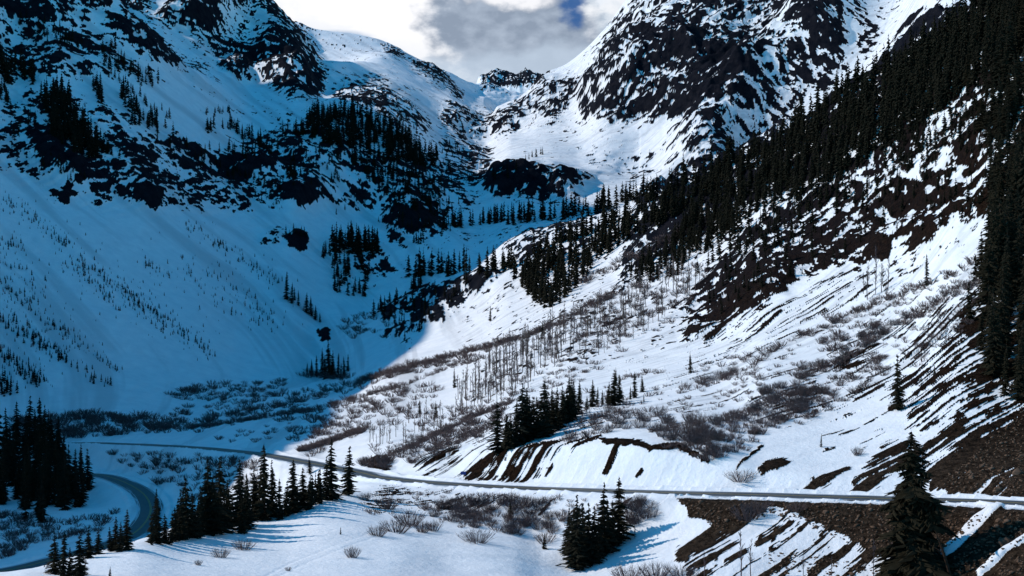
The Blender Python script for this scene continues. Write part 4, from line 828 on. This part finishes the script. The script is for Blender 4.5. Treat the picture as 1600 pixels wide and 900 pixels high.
# ---------------------------------------------------------------- bare aspens and dead trunks
def aspen_vf(seed, nbr=22, r0=.017):
    r = random.Random(seed); V_, F_ = [], []; x = y = 0.; zs = [-.04, .3, .6, .85, 1.0]; pts = []
    for z in zs: pts.append((x, y, z)); x += r.uniform(-.025, .025); y += r.uniform(-.025, .025)
    rr = [r0, r0 * .8, r0 * .55, r0 * .3, 0]
    for i in range(4): prong(V_, F_, pts[i], pts[i + 1], rr[i], rr[i + 1], 4)
    for k in range(nbr):
        z = r.uniform(.32, .95); a = r.uniform(0, 6.28); L = (.22 * (1.15 - z)) * r.uniform(.6, 1.2)
        i = max(j for j in range(4) if zs[j] <= z); t = (z - zs[i]) / (zs[i + 1] - zs[i]); b0 = [pts[i][q] * (1 - t) + pts[i + 1][q] * t for q in range(3)]
        b1 = (b0[0] + math.cos(a) * L * .6, b0[1] + math.sin(a) * L * .6, z + L * r.uniform(.7, 1.2)); prong(V_, F_, b0, b1, .007, .003, 3)
        for _ in range(2):
            a2 = a + r.uniform(-1, 1); m_ = [(b0[q] + b1[q]) / 2 for q in range(3)]; prong(V_, F_, m_, (m_[0] + math.cos(a2) * L * .4, m_[1] + math.sin(a2) * L * .4, m_[2] + L * .5), .005, 0, 3)
    return V_, F_
aspen_me = [make_mesh("bare_aspen", aspen_vf(300 + s), ASPEN) for s in range(7)]
aspen_dark = [make_mesh("bare_aspen", aspen_vf(320 + s), TWIG) for s in range(5)]
def in_poly(x, y, poly):
    ins = False
    for i in range(len(poly)):
        x1, y1 = poly[i]; x2, y2 = poly[(i + 1) % len(poly)]
        if (y1 > y) != (y2 > y) and x < (x2 - x1) * (y - y1) / (y2 - y1) + x1: ins = not ins
    return ins
def scatter(poly, n):
    xs_ = [p[0] for p in poly]; ys_ = [p[1] for p in poly]; out = []
    while len(out) < n:
        x = rng.uniform(min(xs_), max(xs_)); y = rng.uniform(min(ys_), max(ys_))
        if in_poly(x, y, poly): out.append((x, y))
    return out
def put(me, name, px, py, hp, label, cat, group, wide=1.0, tilt=0.0):
    h_ = hit(px, py)
    if h_ is None or h_[1] > 1500: return
    x, y, z = h_
    if 150 < y < 640 and np.min((rc[:, 0] - x)**2 + (rc[:, 1] - y)**2) < 30: return
    o = bpy.data.objects.new(name, me); C.objects.link(o); H_ = hp * y / F
    o.location = (x, y, z + CZ); o.rotation_euler = (random.uniform(-tilt, tilt), random.uniform(-tilt, tilt), random.uniform(0, 6.28)); o.scale = (H_ * wide, H_ * wide, H_)
    tag(o, label, cat, group); return o
asp = []
for poly, n, h, lab, grp in (
    ([(700, 632), (760, 575), (830, 540), (900, 500), (905, 540), (880, 575), (830, 605), (760, 640), (720, 650)], 165, 38, "bare aspen in the mid-slope grey stand", "bare aspens in the mid-slope stand"),
    ([(900, 500), (960, 475), (1060, 420), (1110, 420), (1060, 490), (1000, 525), (930, 560), (900, 560)], 105, 34, "bare tree under the black conifers upslope", "bare trees under the black conifers"),
    ([(570, 690), (620, 665), (690, 650), (700, 690), (640, 700), (590, 705)], 34, 30, "leafless sapling above the road bend", "bare saplings above the road bend"),
    ([(1325, 470), (1345, 440), (1390, 440), (1385, 470)], 8, 42, "bare tree under the rock outcrops", "bare trees under the rock outcrops")):
    pts_ = scatter(poly, n); q_ = np.percentile([p[0] for p in pts_], [25, 50, 75]); qy = np.median([p[1] for p in pts_])
    for (x, y) in pts_:
        k_ = rng.uniform(.65, 1.25); part_ = ('far left', 'centre left', 'centre right', 'far right')[int(np.searchsorted(q_, x))]
        put(random.choice(aspen_me + aspen_dark), "bare_aspen", x, y, h * k_, ('taller ' if k_ > .95 else 'shorter ') + lab + ', ' + part_ + (' upper edge' if y < qy else ' lower edge'), "tree", grp)
for i, (x, y, h, l) in enumerate([(1158, 905, 80, "bare dark thin snag, left one of two at the bottom below the embankment"), (1173, 902, 62, "bare dark thin snag, right one of two at the bottom below the embankment"), (992, 842, 26, "single thin leafless sapling on the shaded snow right of the spruce clump"),
    (1369, 440, 60, "tall bare broken snag in front of the rock outcrops"), (1365, 905, 64, "thin pale dead stem left of the large foreground spruce"), (1394, 905, 88, "tall pale dead stem touching the left side of the large foreground spruce"),
    (1100, 908, 50, "bent leafless sapling at the bottom edge beside the snags"), (1255, 908, 50, "leafless sapling on the streaked embankment at the bottom"), (1300, 908, 42, "short leafless sapling on the streaked embankment at the bottom")]):
    put(aspen_dark[i % 5], "bare_aspen", x, y, h, l, "tree", None, .8)
p0 = hit(1487, 902); p1 = (p0[0] - 2.6, p0[1] - .6, p0[2] + 6.8)
V_, F_ = [], []; prong(V_, F_, (0, 0, -.5), (-1.3, -.3, 3.6), .28, .22, 7); prong(V_, F_, (-1.3, -.3, 3.6), (-2.6, -.6, 7.0), .22, .05, 7); prong(V_, F_, (-1.4, -.3, 3.8), (-3.4, .2, 5.0), .1, .03, 5)
o = mesh_obj("dead_trunk", V_, F_, BARK); o.location = (p0[0], p0[1], p0[2] + CZ); tag(o, "leaning dead tree trunk right of the large foreground spruce", "tree trunk")

# ---------------------------------------------------------------- leafless shrubs
def shrub_vf(seed, n=46, spread=.75, r0=.011):
    r = random.Random(seed); V_, F_ = [], []
    for k in range(n):
        a = r.uniform(0, 6.28); s_ = spread * math.sqrt(r.random()); b0 = (math.cos(a) * s_ * .35, math.sin(a) * s_ * .35, -.05)
        h = r.uniform(.5, 1.0) * (1 - .35 * s_); m_ = (math.cos(a) * s_ * .75 + r.uniform(-.06, .06), math.sin(a) * s_ * .75 + r.uniform(-.06, .06), h * .6); b1 = (math.cos(a) * s_ * 1.0 + r.uniform(-.1, .1), math.sin(a) * s_ * 1.0 + r.uniform(-.1, .1), h)
        prong(V_, F_, b0, m_, r0, r0 * .75, 3); prong(V_, F_, m_, b1, r0 * .75, 0, 3)
        for _ in range(2): prong(V_, F_, m_, (m_[0] + r.uniform(-.14, .14), m_[1] + r.uniform(-.14, .14), h * r.uniform(.75, 1.0)), r0 * .6, 0, 3)
    return V_, F_
shrub_me = [make_mesh("bare_shrub", shrub_vf(500 + s, 95, .7 + .1 * (s % 3), .0075), TWIG) for s in range(7)]
low_shrub = [shrub_vf(600 + s, 22, .9, .022) for s in range(5)]
low_np = [(np.array(v, np.float32), np.array([f if len(f) == 3 else f[:3] for f in F_] + [(f[0], f[2], f[3]) for f in F_ if len(f) == 4], np.int32)) for v, F_ in low_shrub]
near_sh = [(550, 872, 24, "rounded leafless shrub alone on the foreground snow, lowest of them"), (345, 872, 22, "bushy leafless shrub on the foreground snow, left of a pair"), (380, 860, 24, "bushy leafless shrub on the foreground snow, right of a pair"), (310, 884, 12, "low greenish shrub at the left end of the foreground snow shrubs"),
 (590, 838, 24, "leafless shrub at the left end of the cluster in the middle of the snow field"), (620, 832, 30, "leafless shrub in the front middle of the cluster on the snow field"), (640, 822, 34, "broad leafless shrub topping the cluster on the snow field"), (660, 832, 24, "small leafless shrub in the middle of the cluster on the snow field"), (676, 830, 24, "leafless shrub at the right end of the cluster on the snow field"),
 (745, 848, 30, "round leafless shrub at the foot of the brushy embankment"), (605, 795, 28, "dark shrub tilted on the bank right below the road bend"), (570, 782, 18, "dark low shrub on the bank edge beside the last road grove spruce"), (662, 795, 16, "small pale shrub on the bank below the road"),
 (980, 908, 34, "leafless brown shrub at the bottom edge, left one of three"), (1024, 905, 36, "leafless brown shrub at the bottom edge, middle one of three"), (1066, 905, 30, "leafless brown shrub at the bottom edge, right one of three"),
 (1158, 752, 26, "lone frosty shrub on the snow just above the road"), (1168, 812, 36, "dark brush on the brown embankment below the road"), (1185, 800, 26, "dark brush beside another on the brown embankment"), (1245, 800, 22, "reddish brush at the road's lower edge on the embankment"), (1000, 785, 18, "dark brush at the road edge right of the spruce clump"), (1340, 712, 18, "wispy bare shrub on the snow left of the large spruce"),
 (450, 893, 9, "tiny bare sprig on the foreground snow near the bottom")]
for i, (x, y, h, l) in enumerate(near_sh): put(shrub_me[i % 7], "bare_shrub", x, y, h, l, "shrub", None, 1.15 + .3 * (h > 24))
sh = []
def shr(poly, n, h, key):
    for (x, y) in scatter(poly, n): sh.append((x, y, h * rng.uniform(.6, 1.3), key))
def shl(pts, n, w, h, key):
    L = [math.hypot(b[0] - a[0], b[1] - a[1]) for a, b in zip(pts[:-1], pts[1:])]; T = sum(L)
    for k in range(n):
        s_ = rng.uniform(0, T); i = 0
        while s_ > L[i]: s_ -= L[i]; i += 1
        t_ = s_ / L[i]; sh.append((pts[i][0] * (1 - t_) + pts[i + 1][0] * t_ + rng.normal() * w, pts[i][1] * (1 - t_) + pts[i + 1][1] * t_ + rng.normal() * w * .5, h * rng.uniform(.6, 1.3), key))
SH_INFO = {'bank': ("twiggy bush on the road embankment left of the spruce clump", "bushes on the road embankment"),
 'brow': ("leafless bush on the snowy brow above the cut bank", "bushes on the brow above the cut bank"),
 'band': ("frosty leafless bush in the pale band climbing right of the brow", "bushes in the pale band on the right slope"),
 'line': ("bush in the dark shrub line across the upper right slope", "bushes in the upper shrub line"),
 'line2': ("blue-grey bush in the lower shrub line across the right slope", "bushes in the lower shrub line"),
 'spur': ("leafless bush on the brushy spur above the road bend", "bushes on the brushy spur"), 'valley': ("willow bush on the blue valley floor around the roads", "willows on the valley floor")}
shr([(640, 800), (700, 785), (880, 785), (890, 820), (850, 850), (790, 845), (760, 830)], 60, 22, 'bank'); shr([(960, 790), (1040, 780), (1020, 810), (970, 835)], 16, 20, 'bank')
shr([(960, 640), (1040, 640), (1070, 690), (1030, 690), (980, 655)], 22, 20, 'brow'); shr([(850, 690), (900, 665), (960, 640), (990, 670), (930, 680), (880, 695)], 26, 18, 'brow'); shr([(1030, 660), (1100, 660), (1100, 700), (1040, 700)], 20, 24, 'brow')
shl([(1000, 632), (1060, 612), (1140, 585), (1190, 585)], 24, 7, 14, 'brow'); shl([(965, 595), (1030, 580)], 12, 4, 10, 'brow')
shr([(1060, 720), (1100, 660), (1180, 640), (1240, 610), (1300, 600), (1260, 640), (1190, 690), (1120, 720)], 110, 18, 'band')
shl([(1130, 575), (1200, 550), (1300, 505), (1380, 470), (1440, 450), (1530, 408)], 90, 5, 12, 'line'); shl([(1120, 600), (1200, 560)], 14, 5, 12, 'line')
shl([(1180, 625), (1250, 590), (1320, 560), (1380, 520), (1440, 490), (1530, 440)], 120, 6, 15, 'line2'); shr([(1260, 540), (1340, 510), (1400, 500), (1380, 530), (1300, 560)], 26, 14, 'line2')
shr([(1340, 600), (1440, 540), (1520, 470), (1530, 500), (1440, 570), (1360, 620)], 40, 10, 'line2')
shl([(560, 598), (640, 572), (740, 547), (830, 522), (870, 505), (960, 460)], 110, 4, 11, 'spur'); shl([(290, 668), (400, 640), (480, 625), (600, 590), (720, 562), (800, 535)], 150, 6, 11, 'spur')
shr([(430, 655), (560, 615), (680, 600), (700, 640), (600, 670), (520, 680), (450, 690)], 130, 12, 'spur'); shr([(600, 720), (640, 690), (740, 650), (790, 640), (760, 680), (680, 705)], 70, 14, 'spur')
shl([(640, 725), (700, 695), (780, 665)], 30, 5, 13, 'spur'); shl([(480, 712), (560, 675)], 16, 4, 11, 'spur'); shr([(555, 738), (566, 722), (608, 716), (612, 732)], 20, 16, 'spur')
shr([(930, 470), (1060, 420), (1080, 470), (960, 540), (880, 560)], 60, 12, 'spur'); shl([(900, 445), (1000, 400), (1066, 360)], 50, 6, 12, 'spur')
shr([(15, 655), (150, 645), (290, 655), (285, 675), (150, 684), (20, 690)], 260, 13, 'valley'); shr([(245, 620), (320, 600), (450, 595), (440, 620), (330, 630)], 120, 9, 'valley')
shr([(260, 640), (420, 620), (540, 600), (450, 650), (300, 680)], 110, 9, 'valley'); shr([(160, 705), (420, 718), (400, 760), (300, 790), (250, 760)], 190, 11, 'valley'); shr([(0, 800), (100, 815), (180, 800), (200, 775), (160, 830), (60, 850), (0, 880)], 130, 12, 'valley')
shl([(465, 585), (545, 592)], 24, 5, 12, 'valley'); shr([(530, 500), (620, 480), (600, 530), (540, 530)], 30, 10, 'valley')
shr([(700, 640), (830, 540), (960, 450), (1060, 410), (1120, 420), (1060, 500), (960, 560), (860, 640), (760, 670)], 300, 9, 'spur')
shr([(570, 705), (700, 640), (800, 640), (960, 600), (1000, 640), (900, 680), (760, 690), (640, 730)], 200, 10, 'spur')
shr([(1000, 600), (1200, 540), (1400, 460), (1530, 400), (1540, 470), (1420, 560), (1260, 620), (1060, 650)], 260, 8, 'line2')
shr([(1040, 700), (1130, 650), (1300, 590), (1400, 540), (1340, 620), (1200, 690), (1120, 725)], 200, 11, 'band')
shr([(560, 800), (620, 765), (1000, 785), (1000, 830), (900, 810), (700, 830)], 120, 9, 'bank')
shr([(330, 690), (480, 640), (640, 590), (560, 680), (420, 695)], 120, 8, 'spur')
for p_ in ([(290, 672), (400, 655), (500, 640), (560, 622), (640, 600), (700, 575), (760, 560)], [(560, 598), (640, 574), (740, 549), (830, 524), (880, 503)], [(610, 712), (660, 690), (740, 652), (800, 628)], [(470, 705), (520, 690), (568, 672)]): shl(p_, 170, 2.2, 9, 'spur')
sh.sort(key=lambda s_: -s_[2] * (1.0 if s_[3] != 'valley' else .7))
shx, shq = {}, {}
for k_ in SH_INFO:
    q = [a for a in sh[:272] if a[3] == k_]
    if q: shx[k_] = np.percentile([a[0] for a in q], [33, 67]); shq[k_] = np.median([a[2] for a in q])
vs, fs, n0 = [], [], 0
for i, (px, py, hp, key) in enumerate(sh):
    if i < 272:
        hp = hp * .88
        where = 'leftward part' if px < shx[key][0] else 'rightward part' if px > shx[key][1] else 'central part'
        put(random.choice(shrub_me), "bare_shrub", px, py, hp, ('larger ' if hp > shq[key] else 'smaller ') + SH_INFO[key][0] + ', ' + where, "shrub", SH_INFO[key][1], 1.15, .15); continue
    h_ = hit(px, py)
    if h_ is None or h_[1] > 1500: continue
    x, y, z = h_
    if 150 < y < 640 and np.min((rc[:, 0] - x)**2 + (rc[:, 1] - y)**2) < 34: continue
    v, f = low_np[i % 5]; a = random.uniform(0, 6.28); ca, sa = math.cos(a), math.sin(a); H_ = hp * y / F; w = H_ * 1.3
    vs.append(np.stack([(v[:, 0] * ca - v[:, 1] * sa) * w + x, (v[:, 0] * sa + v[:, 1] * ca) * w + y, v[:, 2] * H_ + z + CZ], 1)); fs.append(f + n0); n0 += len(v)
big_mesh("shrub_thicket", vs, fs, TWIG, "low leafless brush massed on the valley floor and the lower slopes", "shrubs")

# ---------------------------------------------------------------- stones on the embankment
STONE = flat_mat("stone", (.03, .022, .018, 1), (.13, .095, .075, 1), .6)
ico = bpy.data.meshes.new("tmp"); import bmesh
bm = bmesh.new(); bmesh.ops.create_icosphere(bm, subdivisions=1, radius=1); sv = np.array([v.co[:] for v in bm.verts], np.float32); sf = np.array([[v.index for v in f.verts] for f in bm.faces], np.int32); bm.free()
vs, fs, n0 = [], [], 0
for (x, y), big_ in [(p, 0) for p in scatter([(1060, 782), (1600, 795), (1600, 900), (1480, 900), (1330, 850), (1210, 805), (1120, 830)], 1500)] + [(p, 0) for p in scatter([(1460, 760), (1600, 640), (1600, 772), (1500, 775)], 500)] + [(p, 0) for p in scatter([(1200, 860), (1480, 900), (1200, 900)], 150)]:
    if sample_map(snowstreak, np.array([x]), np.array([y]))[0] > .3: continue
    h_ = hit(x, y)
    if h_ is None: continue
    s_ = rng.uniform(.10, .30) * (2.0 if rng.random() < .04 else 1)
    if np.min((rc[:, 0] - h_[0])**2 + (rc[:, 1] - h_[1])**2) < 34: continue
    v = sv * (1 + .3 * rng.normal(size=(len(sv), 1))).astype(np.float32) * np.array((1, rng.uniform(.6, 1), rng.uniform(.45, .8)), np.float32) * s_
    vs.append(v + np.array((h_[0], h_[1], h_[2] + CZ), np.float32)); fs.append(sf + n0); n0 += len(sv)
big_mesh("scree", vs, fs, STONE, "loose stones strewn over the brown road embankment", "stones")
for i, (x, y, s_, l) in enumerate([(1572, 848, .95, "pale boulder beside the lower snow strip on the embankment"), (1520, 803, .6, "brown boulder under the road next to the snow wedge"), (1290, 800, .5, "small boulder near the top of the brown embankment"), (1560, 765, .8, "rock block at the foot of the brown cut slope by the road"), (1590, 740, 1.0, "large angular rock block at the right edge of the brown cut slope")]):
    h_ = hit(x, y); v = sv * (1 + .16 * rng.normal(size=(len(sv), 1))) * np.array((1.2, .9, .8)) * s_
    o = mesh_obj("boulder", v, sf, STONE); o.location = (h_[0], h_[1], h_[2] + CZ); tag(o, l, "boulder")

# ---------------------------------------------------------------- blue roadside sign
bm_, nt, b = mat("blue_sign_paint"); b.inputs['Base Color'].default_value = (.006, .035, .22, 1); b.inputs['Roughness'].default_value = .5
pm_, nt, b = mat("galvanised_post"); b.inputs['Base Color'].default_value = (.25, .26, .27, 1); b.inputs['Metallic'].default_value = .6
h_ = hit(724, 747)
e = bpy.data.objects.new("road_sign", None); C.objects.link(e); e.location = (h_[0], h_[1], h_[2] + CZ); tag(e, "small blank blue road sign on a short post beside the road", "sign")
def box(cx, cy, cz_, sx, sy, sz): return ([(cx + a * sx, cy + b * sy, cz_ + c * sz) for a in (-.5, .5) for b in (-.5, .5) for c in (-.5, .5)], [(0, 1, 3, 2), (4, 6, 7, 5), (0, 4, 5, 1), (2, 3, 7, 6), (0, 2, 6, 4), (1, 5, 7, 3)])
v, f = box(0, -.06, 1.1, 1.15, .04, .72); mesh_obj("panel", v, f, bm_, e)
v, f = box(0, 0, .4, .08, .07, 1.9); mesh_obj("post", v, f, pm_, e)
print("done", len(bpy.data.objects))
